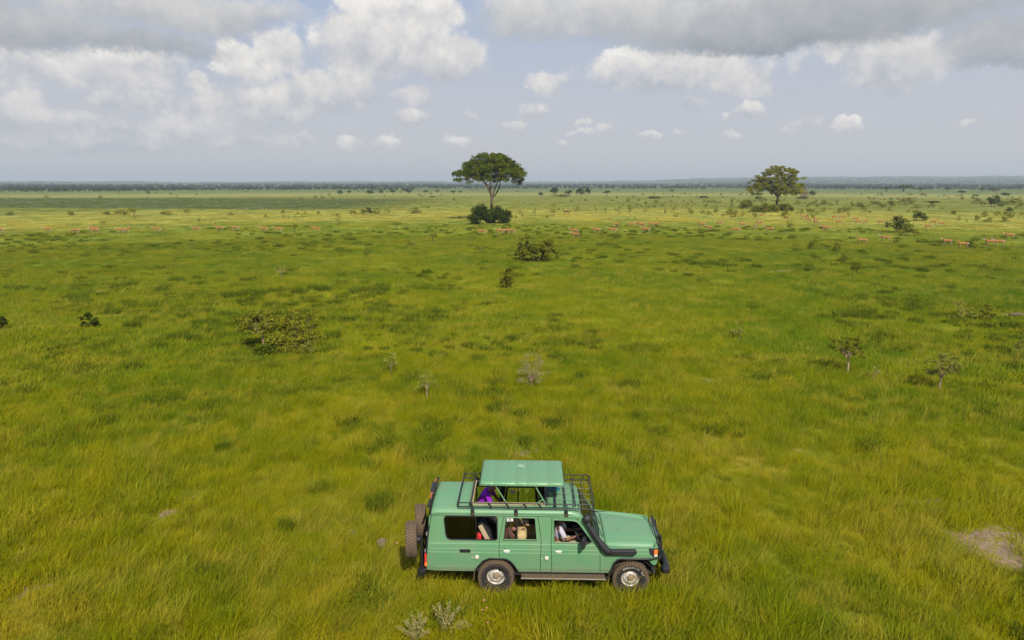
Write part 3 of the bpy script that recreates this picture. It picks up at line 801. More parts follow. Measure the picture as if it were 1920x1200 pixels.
    # white fuel caps
    for cx_, cz_ in ((-1.868, .862), (-.342, .858)):
        y0 = sd_ * ww(cz_)
        MB().lathe([(0, sd_ * .028), (.032, sd_ * .028), (.044, sd_ * .020), (.048, 0), (0, 0)], 24, 'Y', (cx_, y0, cz_)).build('fuel_cap', M_white, car, angle=30)
        MB().lathe([(0, sd_ * .010), (.013, sd_ * .010), (.013, 0)], 12, 'Y', (cx_ - .10, y0, cz_ - .012)).build('cap_lock', M_white, car)
    # long pressed crease along the side
    # gutter rail along the roof edge
    MB().tube([(-2.86, sd_ * .772, 1.818), (-2.4, sd_ * .776, 1.818), (.10, sd_ * .776, 1.818), (.30, sd_ * .765, 1.80), (.42, sd_ * .735, 1.745)], .011, 6).build('rain_gutter', M_green, car, smooth=True)
    # tail lamp
    tl = MB().box((-3.0, sd_ * .785, .75), (.05, .07, .30)).build('tail_lamp', M_red, car, bevel=.01)
    MB().box((-3.0, sd_ * .788, .655), (.056, .072, .085)).build('indicator_lens', M_orange, tl, bevel=.008)
    # front corner: lamp surround, indicator, headlamp
    hs = MB().poly([(1.885, sd_ * (halfw(1.0, 1.885) + .004), 1.09), (2.095, sd_ * .735, 1.075), (2.095, sd_ * .735, .865), (1.99, sd_ * (halfw(.9, 1.99) + .004), .872), (1.905, sd_ * (halfw(.95, 1.9) + .004), .965)], .06, (0, sd_, 0)).build('lamp_surround', M_plastic, car, bevel=.01)
    MB().poly([(2.0, sd_ * (halfw(1., 2.0) + .012), 1.045), (2.085, sd_ * .75, 1.04), (2.085, sd_ * .75, .935), (2.0, sd_ * (halfw(1., 2.0) + .012), .94)], .03, (0, sd_, 0)).build('indicator_lens', M_orange, hs, bevel=.006)
    MB().poly([(2.0, sd_ * (halfw(1., 2.0) + .010), .93), (2.085, sd_ * .748, .925), (2.085, sd_ * .748, .885), (2.02, sd_ * (halfw(1., 2.0) + .010), .888)], .03, (0, sd_, 0)).build('side_lamp_lens', M_white, hs)
    MB().lathe([(0, 2.13), (.07, 2.125), (.085, 2.11), (.09, 2.08)], 24, 'X', (0, sd_ * .56, .97)).build('headlamp', M_chrome, hs, smooth=True)
    # black tube over the front wheel, running forward to the bull bar and back to the step
    MB().tube([(2.24, sd_ * .66, .895), (2.12, sd_ * .76, .86), (1.95, sd_ * .835, .865), (1.85, sd_ * .865, .880), (1.30, sd_ * .885, .890), (1.20, sd_ * .885, .865), (1.13, sd_ * .885, .79), (1.09, sd_ * .885, .66), (1.05, sd_ * .885, .52), (1.0, sd_ * .885, .45), (.9, sd_ * .885, .43)], .020, 8).build('wheel_arch_tube', M_black, car, smooth=True)
    # rear arch lip
    MB().tube([(-1.905, sd_ * .81, .49), (-1.865, sd_ * .838, .61), (-1.73, sd_ * .842, .77), (-1.60, sd_ * .845, .83), (-1.24, sd_ * .845, .825), (-1.14, sd_ * .843, .772), (-1.06, sd_ * .838, .68), (-.955, sd_ * .81, .49)], .016, 6).build('wheel_arch_lip', M_rubber, car, smooth=True)
    # running board
    rb = MB().box((.02, sd_ * .90, .455), (1.83, .17, .026)).build('running_board', M_mud, car, bevel=.006)
    MB().box((.02, sd_ * .988, .452), (1.84, .014, .026)).build('board_edge', M_alu, rb, bevel=.004)
    for x in (-.7, .02, .75): MB().box((x, sd_ * .82, .43), (.05, .22, .03)).build('board_bracket', M_black, rb)
    # mud flaps
    for x in (-1.93, 1.02): MB().box((x, sd_ * .73, .44), (.02, .24, .26), Matrix.Rotation(R(8), 3, 'Y')).build('mud_flap', M_mud, car)
    # wheel wells
    for (x, w_) in ((-1.43, .50), (1.50, .50)):
        mb = MB(); prof = [(x + w_ * math.cos(a_), .45 + w_ * .80 * math.sin(a_)) for a_ in np.linspace(0, math.pi, 13)]
        vo = [mb.bm.verts.new((p[0], sd_ * .80, p[1])) for p in prof]; vi = [mb.bm.verts.new((p[0], sd_ * .45, p[1])) for p in prof]
        for k in range(12): mb.bm.faces.new((vo[k], vo[k + 1], vi[k + 1], vi[k]))
        mb.bm.faces.new(vi)
        mb.build('wheel_well', M_rubber, car)

# sticker on the glass of the near rear door: a pale plate with a grey pitched mark
yy = -(halfw(1.72) - .012)
stk = MB().poly([(-1.215, yy - .004, 1.675), (-1.075, yy - .004, 1.675), (-1.075, yy + .005, 1.765), (-1.215, yy + .005, 1.765)], .003, (0, -1, 0)).build('window_sticker', simple('pale_sticker', (.66, .64, .62, 1), .6), d2 if False else car)
mg_ = MB()
mg_.poly([(-1.178, yy - .008, 1.69), (-1.164, yy - .008, 1.69), (-1.146, yy - .004, 1.728), (-1.152, yy - .003, 1.742)], .002, (0, -1, 0))
mg_.poly([(-1.114, yy - .008, 1.69), (-1.128, yy - .008, 1.69), (-1.146, yy - .004, 1.728), (-1.140, yy - .003, 1.742)], .002, (0, -1, 0))
mg_.poly([(-1.160, yy - .008, 1.70), (-1.132, yy - .008, 1.70), (-1.137, yy - .007, 1.711), (-1.155, yy - .007, 1.711)], .002, (0, -1, 0))
mg_.build('sticker_mark', M_grey, stk)
MB().poly([(-1.19, (halfw(1.7) - .024), 1.62), (-1.06, (halfw(1.7) - .024), 1.62), (-1.06, (halfw(1.77) - .024), 1.70), (-1.19, (halfw(1.77) - .024), 1.70)], .003, (0, -1, 0)).build('window_sticker', simple('pale_sticker_far', (.62, .58, .6, 1), .6), car)

# roof with its hatch opening
HX0, HX1, HYN, HYF = -1.97, -.36, -.565, .565
ys = [-.765, -.755, -.735, -.70, -.66] + list(np.linspace(-.62, .62, 63)) + [.66, .70, .735, .755, .765]
ys = sorted(set([round(float(q), 4) for q in ys] + [HYN, HYF]))
xs = [-2.86, -2.85, -2.83, -2.79, -2.7, -2.4, -2.2, HX0, -1.6, -1.2, -.8, HX1, -.2, 0.0, .12, .22, .30, .36, .40]
def roof_z(x, y):
    a_ = abs(y)
    z = 2.0 - .055 * (a_ / .62) ** 2 if a_ < .62 else None
    if z is None:
        t_ = (a_ - .62) / .145; z = 1.945 - .125 * (1 - math.sqrt(max(0, 1 - t_ ** 2)))
        z = min(z, 1.945 - .03 * t_)
    if a_ < .60: z += .0035 * math.cos(y / .098 * 2 * math.pi)      # long pressed ribs
    if x > 0: z -= .10 * (x / .40) ** 2.6
    if x < -2.78: z -= .035 * ((-2.78 - x) / .08) ** 2
    return z
mb = MB(); gridv = [[mb.bm.verts.new((x, y, roof_z(x, y))) for y in ys] for x in xs]
for i in range(len(xs) - 1):
    for j in range(len(ys) - 1):
        xm = (xs[i] + xs[i + 1]) / 2; ym = (ys[j] + ys[j + 1]) / 2
        if HX0 < xm < HX1 and HYN < ym < HYF: continue
        mb.bm.faces.new((gridv[i][j], gridv[i + 1][j], gridv[i + 1][j + 1], gridv[i][j + 1]))
roof = mb.build('roof', [M_green, M_inner], car, angle=40)
so = roof.modifiers.new('solid', 'SOLIDIFY'); so.thickness = .02; so.offset = -1.0; so.material_offset = 1
if roof.data.polygons[0].normal.z < 0: roof.data.flip_normals()
# tan timber frame round the hatch
for nm_, c_, s_ in (('near', ((HX0 + HX1) / 2, HYN + .01, 1.985), (HX1 - HX0, .035, .055)), ('far', ((HX0 + HX1) / 2, HYF - .01, 1.985), (HX1 - HX0, .035, .055)),
                    ('back', (HX0 - .025, 0, 2.0), (.075, HYF - HYN + .03, .05)), ('front', (HX1 + .005, 0, 1.998), (.05, HYF - HYN + .03, .05))):
    MB().box(c_, s_).build('hatch_frame', M_tan if nm_ != 'front' else M_black, car, bevel=.006)
# raised roof panel
PX0, PX1, PYW, PZ = -1.80, .02, .64, 2.545
def pop_z(x, y):
    z = PZ - .028 * (abs(y) / PYW) ** 2
    for xa, xb in ((-1.525, -1.515), (-1.04, -1.03), (-.795, -.785), (-.335, -.325)):
        if xa <= x <= xb: z -= .004
    if -1.03 <= x <= -.795: z += .002
    return z
pys = [-PYW, -PYW + .012, -PYW + .04] + list(np.linspace(-.56, .56, 15)) + [PYW - .04, PYW - .012, PYW]
pxs = sorted([PX0, PX0 + .012, PX0 + .04, PX1 - .04, PX1 - .012, PX1] + [-1.6, -1.3, -.9, -.6, -.15] + [q for a_ in (-1.52, -1.035, -.79, -.33) for q in (a_ - .012, a_ - .003, a_ + .003, a_ + .012)])
mb = MB(); n1_, n2_ = len(pxs), len(pys); G2 = []
for i, x in enumerate(pxs):
    row = []
    for j, y in enumerate(pys):
        z = pop_z(x, y)
        ex = min(x - PX0, PX1 - x); ey = PYW - abs(y)
        for e_ in (ex, ey):
            if e_ < .04: z -= (.04 - e_) ** 2 / .04 * .8
        # the plan narrows a little and has round corners
        cx_ = x; cy_ = y
        if ex < .04 and ey < .04:
            cx_ += (.04 - ex) * .45 * (1 if x < -1 else -1); cy_ -= (.04 - ey) * .45 * (1 if y > 0 else -1)
        row.append(mb.bm.verts.new((cx_, cy_, z)))
    G2.append(row)
for i in range(n1_ - 1):
    for j in range(n2_ - 1): mb.bm.faces.new((G2[i][j], G2[i + 1][j], G2[i + 1][j + 1], G2[i][j + 1]))
rim_ = [G2[i][0] for i in range(n1_)] + [G2[-1][j] for j in range(1, n2_)] + [G2[i][-1] for i in range(n1_ - 2, -1, -1)] + [G2[0][j] for j in range(n2_ - 2, 0, -1)]
low = [mb.bm.verts.new((v.co.x + (.010 if v.co.x > -.9 else -.010), v.co.y * 1.012, 2.455)) for v in rim_]
for k in range(len(rim_)): mb.bm.faces.new((rim_[k], rim_[(k + 1) % len(rim_)], low[(k + 1) % len(rim_)], low[k]))
pop = mb.build('raised_roof', [M_green, M_inner], car, angle=42)
so = pop.modifiers.new('solid', 'SOLIDIFY'); so.thickness = .018; so.offset = -1.0; so.material_offset = 1
# drip edge of the raised roof and the worn white mark on it
MB().tube([(PX0 - .015, -PYW - .012, 2.457), (PX1 + .015, -PYW - .012, 2.457), (PX1 + .015, PYW + .012, 2.457), (PX0 - .015, PYW + .012, 2.457)], .012, 6, closed=True).build('drip_edge', M_green, pop, smooth=True)
def mark(pts, z=2.547):
    return [(x, y, z) for x, y in pts]
M_mark = simple('worn_white_print', (.48, .62, .50, 1), .7)
for pts in ([(-.985, .235), (-.875, .235), (-.875, .262), (-.985, .262)], [(-1.005, .165), (-.895, .160), (-.892, .195), (-1.005, .20)], [(-.892, .115), (-.868, .105), (-.860, .18), (-.892, .18)], [(-.862, .195), (-.835, .185), (-.820, .165), (-.830, .21), (-.85, .225)]):
    MB().poly([(x, y, pop_z(x, y) + .010) for x, y in pts], .003, (0, 0, 1)).build('white_mark', M_mark, pop)
# slanting struts
for sy in (-1, 1):
    for (x0, x1) in ((-1.49, -1.22), (-.62, -.37)):
        MB().tube([(x0, sy * .60, 2.46), (x1, sy * .575, 2.0)], .016, 6).build('roof_strut', M_green, car)
    MB().tube([(-.43, sy * .59, 2.11), (-.60, sy * .585, 2.0)], .013, 6).build('roof_strut', M_green, car)
for (x_, y_) in ((-1.75, .55), (-.05, .55)):
    MB().tube([(x_, y_, 2.46), (x_, y_, 1.97)], .014, 6).build('roof_strut', M_black, car)

# roof rack
rk = M_black
def rect_ring(x0, x1, yw, z, zf, r, cr=.06):
    pts = rounded([(x0, -yw), (x1, -yw), (x1, yw), (x0, yw)], cr, 4)
    MB().tube([(x, y, z + (zf - z) * (x - x0) / (x1 - x0)) for x, y in pts], r, 7, closed=True).build('rack_rail', rk, car, smooth=True)
rect_ring(-2.28, .66, .755, 1.995, 1.975, .013)
rect_ring(-2.27, .68, .775, 2.105, 2.09, .013)
rk_z = lambda x: 1.995 - .02 * (x + 2.28) / 2.94
for sy in (-1, 1):
    for x in (-1.98, -1.58, -1.20, -.82, -.50):
        MB().box((x, sy * .735, 2.03), (.035, .012, .15), Matrix.Rotation(-sy * R(0), 3, 'X') @ Matrix.Rotation(R(-38), 3, 'Y')).build('rack_bracket', rk, car)
    for x in (-2.26, -.15, .09, .33, .55, .665):
        MB().tube([(x, sy * .757, rk_z(x)), (x, sy * .775, 2.10)], .010, 6).build('rack_post', rk, car)
    for x in (-1.955, -1.012, .075):
        MB().box((x, sy * .778, 1.885), (.075, .018, .15), Matrix.Rotation(-sy * R(-4), 3, 'X')).build('rack_clamp', rk, car, bevel=.004)
        MB().lathe([(0, sy * .02), (.014, sy * .02), (.014, 0)], 8, 'Y', (x, sy * .784, 1.855)).build('clamp_bolt', M_rust, car)
for x, w_ in ((-2.0, .02), (-.16, .020), (.06, .016), (.27, .016), (.47, .010)):
    MB().box((x, 0, 2.035 if x > -1 else 2.04), (w_ * 2, 1.50, .016)).build('rack_crossbar', rk, car)
for y in (-.45, -.15, .15, .45):
    MB().tube([(-.16, y, 2.05), (.67, y * .98, 2.04)], .006, 5).build('rack_rod', rk, car)

# folded teal cloth on the roof, forward of the hatch
MB().box((-.16, .22, 2.012), (.26, .30, .02)).build('teal_roof_pad', M_teal, car, bevel=.008)

# windscreen, its seal, wipers, scuttle and bonnet
WS0, WS1 = (.80, 1.195, .70), (.405, 1.82, .62)
def ws(u, v):  # u across -1..1, v up 0..1
    x = WS0[0] + (WS1[0] - WS0[0]) * v; z = WS0[1] + (WS1[1] - WS0[1]) * v; w = WS0[2] + (WS1[2] - WS0[2]) * v
    return Vector((x + .035 * (1 - u * u), u * w, z + .02 * (1 - u * u)))
mb = MB(); gg = [[mb.bm.verts.new(ws(-1 + 2 * i / 10, j / 6)) for j in range(7)] for i in range(11)]
for i in range(10):
    for j in range(6): mb.bm.faces.new((gg[i][j], gg[i + 1][j], gg[i + 1][j + 1], gg[i][j + 1]))
wsc = mb.build('windscreen', M_glass, car, smooth=True)
edge = [ws(-1 + 2 * i / 10, 0) for i in range(11)] + [ws(1, j / 6) for j in range(1, 7)] + [ws(1 - 2 * i / 10, 1) for i in range(1, 11)] + [ws(-1, 1 - j / 6) for j in range(1, 6)]
MB().tube(edge, .017, 6, closed=True).build('windscreen_seal', M_rubber, wsc, smooth=True)
for sy in (-1, 1):
    MB().poly([(.80, sy * .70, 1.195), (.405, sy * .62, 1.82), (.40, sy * .735, 1.785), (.45, sy * .76, 1.73), (.83, sy * .815, 1.20)], .03, (1, 0, .5)).build('screen_pillar', M_green, car, bevel=.01)
for y0, y1 in ((-.52, -.18), (.05, .42)):
    wp = MB(); a_ = Vector((.90, y0, 1.215)); b_ = ws(y1 / .68, .42) + Vector((.02, 0, .015)); wp.tube([a_, a_.lerp(b_, .5) + Vector((.02, 0, .02)), b_], .009, 5)
    c0 = ws((y1 - .22) / .68, .18) + Vector((.018, 0, .01)); c1 = ws((y1 + .16) / .68, .62) + Vector((.018, 0, .01)); wp.tube([c0, c1], .010, 4)
    wp.build('wiper', M_rubber, wsc)
def hood_pt(u, x):   # u across -1..1
    t_ = (x - .80) / (2.10 - .80)
    w = .795 + (.62 - .795) * t_ ** 1.3
    z = 1.185 - .085 * t_ - .02 * t_ * t_
    au = abs(u)
    zz = z + .035 * (1 - au ** 2) + (.012 * (1 - smooth(au, .55, .68)) if t_ > .1 else 0)
    zz -= .06 * smooth(au, .86, 1.0) * (1 + .3 * t_)
    if t_ > .93: zz -= .05 * ((t_ - .93) / .07) ** 2
    return Vector((x + (.03 * (1 - au ** 2) if t_ > .9 else 0), u * w, float(zz)))
us = sorted(set(list(np.linspace(-1, 1, 25)) + [-.6, -.64, .6, .64, -.9, .9, -.95, .95]))
def hood_sheet(xs_, name):
    mb = MB(); g_ = [[mb.bm.verts.new(hood_pt(u, x)) for u in us] for x in xs_]
    for i in range(len(xs_) - 1):
        for j in range(len(us) - 1): mb.bm.faces.new((g_[i][j], g_[i + 1][j], g_[i + 1][j + 1], g_[i][j + 1]))
    o = mb.build(name, [M_green, M_rubber], car, angle=30)
    if o.data.polygons[len(o.data.polygons) // 2].normal.z < 0: o.data.flip_normals()
    s_ = o.modifiers.new('solid', 'SOLIDIFY'); s_.thickness = .02; s_.offset = -1; s_.material_offset = 1
    return o
hood_sheet([.80, .86, .925], 'scuttle'); bonnet = hood_sheet([.935, 1.0, 1.2, 1.4, 1.6, 1.8, 1.95, 2.02, 2.06, 2.09, 2.10], 'bonnet')
MB().box((.93, 0, 1.15), (.03, 1.4, .05)).build('scuttle_gap', M_rubber, car)
for (x, y) in ((1.10, .42), (1.27, -.18)): MB().lathe([(0, .012), (.010, .008), (.010, -.01)], 8, 'Z', (x, y, hood_pt(y / .75, x).z)).build('washer_jet', M_rubber, bonnet)
# wing tops close the gap between bonnet edge and wing panel
for sy in (-1, 1):
    mb = MB(); rows = []
    for x in (.82, .94, 1.1, 1.3, 1.5, 1.7, 1.88, 2.0, 2.07):
        h = hood_pt(sy, x); zt = 1.165 - (x - .94) * .072 if x > .9 else 1.12
        o_ = Vector((x, sy * halfw(zt, x), zt - .004))
        mid = Vector((x, (h.y * .35 + o_.y * .65), max(h.z - .004, zt + .004)))
        rows.append([mb.bm.verts.new(p) for p in (h - Vector((0, 0, .015)), mid, o_)])
    for i in range(len(rows) - 1):
        for k in range(2): mb.bm.faces.new((rows[i][k], rows[i][k + 1], rows[i + 1][k + 1], rows[i + 1][k]))
    mb.build('wing_top', M_green, car, smooth=True)
# nose: grille between the lamps
MB().box((2.06, 0, .90), (.06, 1.46, .40)).build('nose_panel', M_green, car, bevel=.02)
gr_ = MB().box((2.10, 0, .97), (.02, 1.30, .20)).build('grille', M_plastic, car, bevel=.01)
for k in range(5): MB().box((2.115, 0, .89 + k * .04), (.01, .86, .012)).build('grille_slat', M_grey, gr_)
MB().tube([(2.135, -.56, 1.085), (2.16, -.2, 1.098), (2.16, .2, 1.098), (2.135, .56, 1.085)], .014, 6).build('grille_top_strip', M_chrome, car)
# bull bar
bb = MB().box((2.30, 0, .55), (.16, 1.30, .15)).build('front_bumper', M_black, car, bevel=.03)
for sy in (-1, 1):
    MB().box((2.27, sy * .70, .55), (.17, .16, .14), Matrix.Rotation(sy * R(-16), 3, 'Z')).build('bumper_corner', M_black, bb, bevel=.03)
    MB().box((2.215, sy * .36, .86), (.10, .025, .66), Matrix.Rotation(R(-6), 3, 'Y')).build('bull_bar_plate', M_black, bb, bevel=.008)
    MB().tube([(2.25, sy * .36, .60), (2.24, sy * .62, .66), (2.22, sy * .70, .76), (2.21, sy * .70, .98), (2.18, sy * .62, 1.06), (2.17, sy * .36, 1.08)], .024, 8).build('bull_bar_wing', M_black, bb, smooth=True)
MB().tube([(2.18, -.36, 1.08), (2.15, -.40, 1.20), (2.13, -.36, 1.27), (2.12, 0, 1.285), (2.13, .36, 1.27), (2.15, .40, 1.20), (2.18, .36, 1.08)], .026, 8).build('bull_bar_hoop', M_black, bb, smooth=True)
MB().tube([(2.225, -.36, .92), (2.235, 0, .925), (2.225, .36, .92)], .02, 8).build('bull_bar_tube', M_black, bb, smooth=True)
MB().tube([(2.25, -.36, .76), (2.26, 0, .765), (2.25, .36, .76)], .02, 8).build('bull_bar_tube', M_black, bb, smooth=True)

# snorkel on the near side
sn = MB()
sn.tube([(.515, -.845, 1.70), (.545, -.85, 1.655), (.68, -.865, 1.44), (.80, -.875, 1.27), (.90, -.885, 1.15), (.96, -.89, 1.075), (1.06, -.885, 1.045)], [.044, .048, .056, .070, .084, .082, .062], 10)
snk = sn.build('snorkel', M_plastic, car, smooth=True)
MB().poly([(.93, -.925, .985), (1.55, -.925, .990), (1.60, -.925, 1.02), (1.61, -.925, 1.07), (1.57, -.925, 1.11), (1.05, -.925, 1.10), (.90, -.925, 1.13)], .10, (0, -1, 0)).build('snorkel_duct', M_plastic, snk, bevel=.018)
MB().lathe([(.035, 1.66), (.045, 1.70), (.068, 1.735), (.086, 1.765), (.090, 1.80), (.082, 1.84), (.060, 1.87), (.03, 1.885), (0, 1.888)], 20, 'Z', (.515, -.845, 0)).build('snorkel_head', M_plastic, snk, smooth=True)
MB().box((.60, -.82, 1.60), (.05, .06, .03)).build('snorkel_bracket', M_plastic, snk)
# wing mirrors
for sy in (-1, 1):
    mr = MB().tube([(.62, sy * .80, 1.235), (.56, sy * .90, 1.27), (.50, sy * .95, 1.30)], .012, 6).build('mirror', M_plastic, car)
    MB().box((.45, sy * .975, 1.30), (.07, .17, .23), Matrix.Rotation(sy * R(18), 3, 'Z')).build('mirror_housing', M_plastic, mr, bevel=.02)

# rear: bumper, doors, ladder, swing carriers, two spare wheels
MB().box((-2.95, 0, 1.15), (.03, 1.56, 1.30), Matrix.Rotation(R(5.5), 3, 'Y')).build('rear_wall', [M_green], car)
for sy in (-1, 1):
    MB().box((-2.955, sy * .36, 1.52), (.02, .60, .46), Matrix.Rotation(R(5.5), 3, 'Y')).build('rear_window', M_tint, car)
rbp = MB().box((-3.09, 0, .46), (.16, 1.70, .12)).build('rear_bumper', M_black, car, bevel=.012)
for sy in (-1, 1): MB().box((-3.09, sy * .72, .36), (.09, .02, .14)).build('bumper_bracket', M_black, rbp)
def swing(sy):
    MB().tube([(-3.10, sy * .76, .50), (-3.09, sy * .76, 1.15)], .025, 8).build('spare_carrier', M_black, car)
    MB().tube([(-3.10, sy * .76, .62), (-3.14, sy * .42, .64), (-3.14, sy * .05, .62)], .022, 8).build('spare_carrier', M_black, car)
    MB().tube([(-3.09, sy * .76, 1.12), (-3.15, sy * .42, 1.10), (-3.14, sy * .10, .66)], .022, 8).build('spare_carrier', M_black, car)
    MB().lathe([(.03, -3.30), (.09, -3.28), (.09, -3.14), (.05, -3.12)], 16, 'X', (0, sy * .42, 1.03)).build('spare_mount', M_black, car)
for sy in (-1, 1): swing(sy)
lad = MB()
for yq in (-.16, .16): lad.tube([(-3.03, yq, .75), (-2.99, yq, 1.55), (-2.93, yq, 1.97), (-2.84, yq, 2.06)], .014, 6)
lad.build('rear_ladder', M_black, car, smooth=True)
for k in range(5): MB().tube([(-3.02 + k * .018, -.16, .85 + k * .25), (-3.02 + k * .018, .16, .85 + k * .25)], .012, 6).build('ladder_rung', M_black, car)
# rear door seals and hinges at the near edge
MB().tube([(-3.005, -.79, .55), (-2.955, -.79, 1.25), (-2.875, -.745, 1.80), (-2.875, -.62, 1.90), (-2.885, 0, 1.94), (-2.875, .62, 1.90)], .022, 6).build('rear_door_seal', M_rubber, car, smooth=True)
for z in (.95, 1.35): MB().box((-3.0 + (z - .95) * .1, -.74, z), (.05, .10, .06)).build('rear_hinge', M_alu, car, bevel=.01)
# the jack bar carried across the back edge of the roof
jb = MB().tube([(-2.885, .66, 2.04), (-2.90, .10, 2.03), (-2.935, -.70, 1.96)], .028, 6).build('jack_bar', M_black, car)
MB().box((-2.935, .12, 2.02), (.08, .46, .12), Matrix.Rotation(R(2), 3, 'Z')).build('jack_head', M_black, jb, bevel=.02)
for yq in (.52, .36, -.20, -.34): MB().box((-2.925, yq, 2.025), (.045, .10, .075)).build('jack_pin', M_rust, jb, bevel=.01)

# chassis and floor
MB().box((-.45, 0, .50), (5.0, 1.50, .06)).build('floor_pan', M_inner, car)
for sy in (-1, 1): MB().box((-.35, sy * .42, .40), (4.9, .09, .12)).build('chassis_rail', M_black, car)
for x in (-1.45, 1.5):
    MB().tube([(x, -.72, .39), (x, .72, .39)], .05, 10).build('axle', M_black, car)
    MB().lathe([(.02, -.16), (.12, -.10), (.16, 0), (.12, .10), (.02, .16)], 14, 'Y', (x, .1, .39)).build('differential', M_black, car, smooth=True)
MB().box((.9, 0, .85), (.04, 1.50, .66)).build('bulkhead', M_inner, car)
MB().box((1.45, 0, .72), (.9, .8, .5)).build('engine_bay', M_rubber, car)

# wheels
def make_wheel(name, lettering=False):
    w = empty(name, (0, 0, 0)); w.parent = car
    r0 = .378; tw = .118
    prof = [(.205, -tw * .80), (.225, -tw * .98), (.27, -tw * 1.08), (.325, -tw * 1.06), (.360, -tw * .96), (r0, -tw * .80), (r0 + .003, 0), (r0, tw * .80), (.360, tw * .96), (.325, tw * 1.06), (.27, tw * 1.08), (.225, tw * .98), (.205, tw * .80)]
    mb = MB(); mb.lathe(prof, 60, 'Y', closed=True)
    nblk = 38
    for k in range(nblk):
        for row, (yc, yw, ph) in enumerate(((-.088, .052, 0), (-.030, .046, .5), (.030, .046, 0), (.088, .052, .5))):
            a_ = 2 * math.pi * (k + ph) / nblk
            rot = Matrix.Rotation(-a_, 3, 'Y') @ Matrix.Rotation(R(12 if row in (1, 2) else 4) * (1 if row % 2 else -1), 3, 'X')
            c_ = Vector((math.cos(a_) * (r0 + .006), yc, math.sin(a_) * (r0 + .006)))
            mb.box(c_, (.030, yw, 2 * math.pi * r0 / nblk * .62), rot)
        a_ = 2 * math.pi * (k + .25) / nblk      # shoulder lugs reaching down the sidewall
        for sy in (-1, 1):
            mb.box((math.cos(a_) * .358, sy * tw * 1.0, math.sin(a_) * .358), (.050, .016, .028), Matrix.Rotation(-a_, 3, 'Y'))
    mb.build('tyre', M_tyre, w, angle=40)
    # steel rim, outer face towards -Y
    rm = MB(); rm.lathe([(.222, -.098), (.236, -.112), (.234, -.090), (.214, -.078), (.200, -.035), (.188, -.020), (.172, -.028), (.120, -.052), (.100, -.060), (.088, -.045), (.080, -.038), (0, -.038)], 48, 'Y')
    rm.lathe([(.222, .10), (.205, .09), (.19, .03), (.178, -.015)], 48, 'Y')
    rm.build('rim', M_rim, w, angle=35)
    hl = MB()
    for k in range(16):
        a_ = 2 * math.pi * k / 16
        n_ = Vector((0, -1, 0)); c_ = Vector((math.cos(a_) * .150, -.0390, math.sin(a_) * .150))
        hl.lathe([(0, -.003), (.0125, -.003), (.0125, .006)], 10, 'Y', c_)
    hl.build('rim_holes', M_rubber, w)
    hb = MB(); hb.lathe([(.058, -.04), (.060, -.075), (.050, -.088), (.030, -.092), (0, -.093)], 24, 'Y')
    for k in range(5):
        a_ = 2 * math.pi * k / 5 + .3; hb.lathe([(.013, -.04), (.013, -.064), (0, -.066)], 6, 'Y', (math.cos(a_) * .075, 0, math.sin(a_) * .075))
    hb.build('hub', simple('dirty_hub', (.26, .18, .10, 1), .85, nscale=25, namt=.5), w, angle=35)
    if lettering:
        def arc_text(body, a0, a1):
            n_ = len(body)
            for k, ch in enumerate(body):
                if ch == ' ': continue
                cu = bpy.data.curves.new('tyre_lettering', 'FONT'); cu.body = ch; cu.size = .052; cu.extrude = .0012; cu.align_x = 'CENTER'; cu.resolution_u = 2
                o = bpy.data.objects.new('tyre_lettering', cu); COL.objects.link(o)
                a_ = a0 + (a1 - a0) * (k + .5) / n_
                # text plane XY -> XZ facing -Y
                me_ = o.to_mesh().copy(); bpy.data.objects.remove(o)
                Mx = Matrix.Rotation(0, 4, 'Y')
                up = Vector((math.cos(a_), 0, math.sin(a_))); rt = Vector((math.sin(a_), 0, -math.cos(a_)))
                for v in me_.vertices:
                    q = up * (.272 + v.co.y) + rt * v.co.x * 1.15; v.co = Vector((q.x, -.1285 - v.co.z - .0, q.z))
                yield me_
        M_let = simple('tyre_letter_white', (.62, .58, .50, 1), .8)
        for word, a0, a1 in (('BFGoodrich', R(128), R(52)), ('A/T', R(38), R(18))):
            bmj = bmesh.new()
            for me_ in arc_text(word, a0, a1): bmj.from_mesh(me_)
            mj = bpy.data.meshes.new('tyre_lettering'); bmj.to_mesh(mj); bmj.free(); mj.materials.append(M_let)
            link('tyre_lettering', mj, w)
    return w
def copy_kids(src, name, parent):
    r = src.copy(); COL.objects.link(r); r.parent = parent
    for ch in src.children:
        c_ = ch.copy(); COL.objects.link(c_); c_.parent = r
    return r
wheelF = make_wheel('wheel', True); wheelF.location = (1.50, -.755, .392)
wheelR = make_wheel('wheel'); wheelR.location = (-1.45, -.755, .392); wheelR.rotation_euler = (0, R(23), 0)
for x in (-1.45, 1.50):
    w = copy_kids(wheelR, 'wheel', car); w.location = (x, .755, .392); w.rotation_euler = (0, 0, math.pi)
for (x, y, a_) in ((-3.37, -.42, 8), (-3.29, .42, 30)):
    w = copy_kids(wheelR, 'spare_wheel', car); w.name = 'spare_wheel'; w.location = (x, y, 1.035); w.rotation_euler = (0, R(a_), R(-90) + R(8)); w.rotation_mode = 'XYZ'

# ------------------------------------------------------------------ cabin
def seat(x, y, w, mat, recline=12, bh=.62, zb=.98):
    s_ = MB().box((x, y, zb - .08), (.50, w, .16)).build('seat_cushion', mat, car, bevel=.04)
    bk = MB().box((x - .26, y, zb + bh * .5), (.13, w, bh), Matrix.Rotation(R(-recline), 3, 'Y')).build('seat_back', mat, car, bevel=.045)
    MB().box((x, y, (zb - .16 + .53) / 2), (.40, w * .8, zb - .16 - .53)).build('seat_base', M_inner, car)
    return bk
M_blackcloth = simple('black_seat_cloth', (.022, .021, .022, 1), .95)
seat(-.12, -.38, .48, M_tanseat, 10, .55, .92); seat(-.12, .38, .48, M_tanseat, 10, .55, .92)
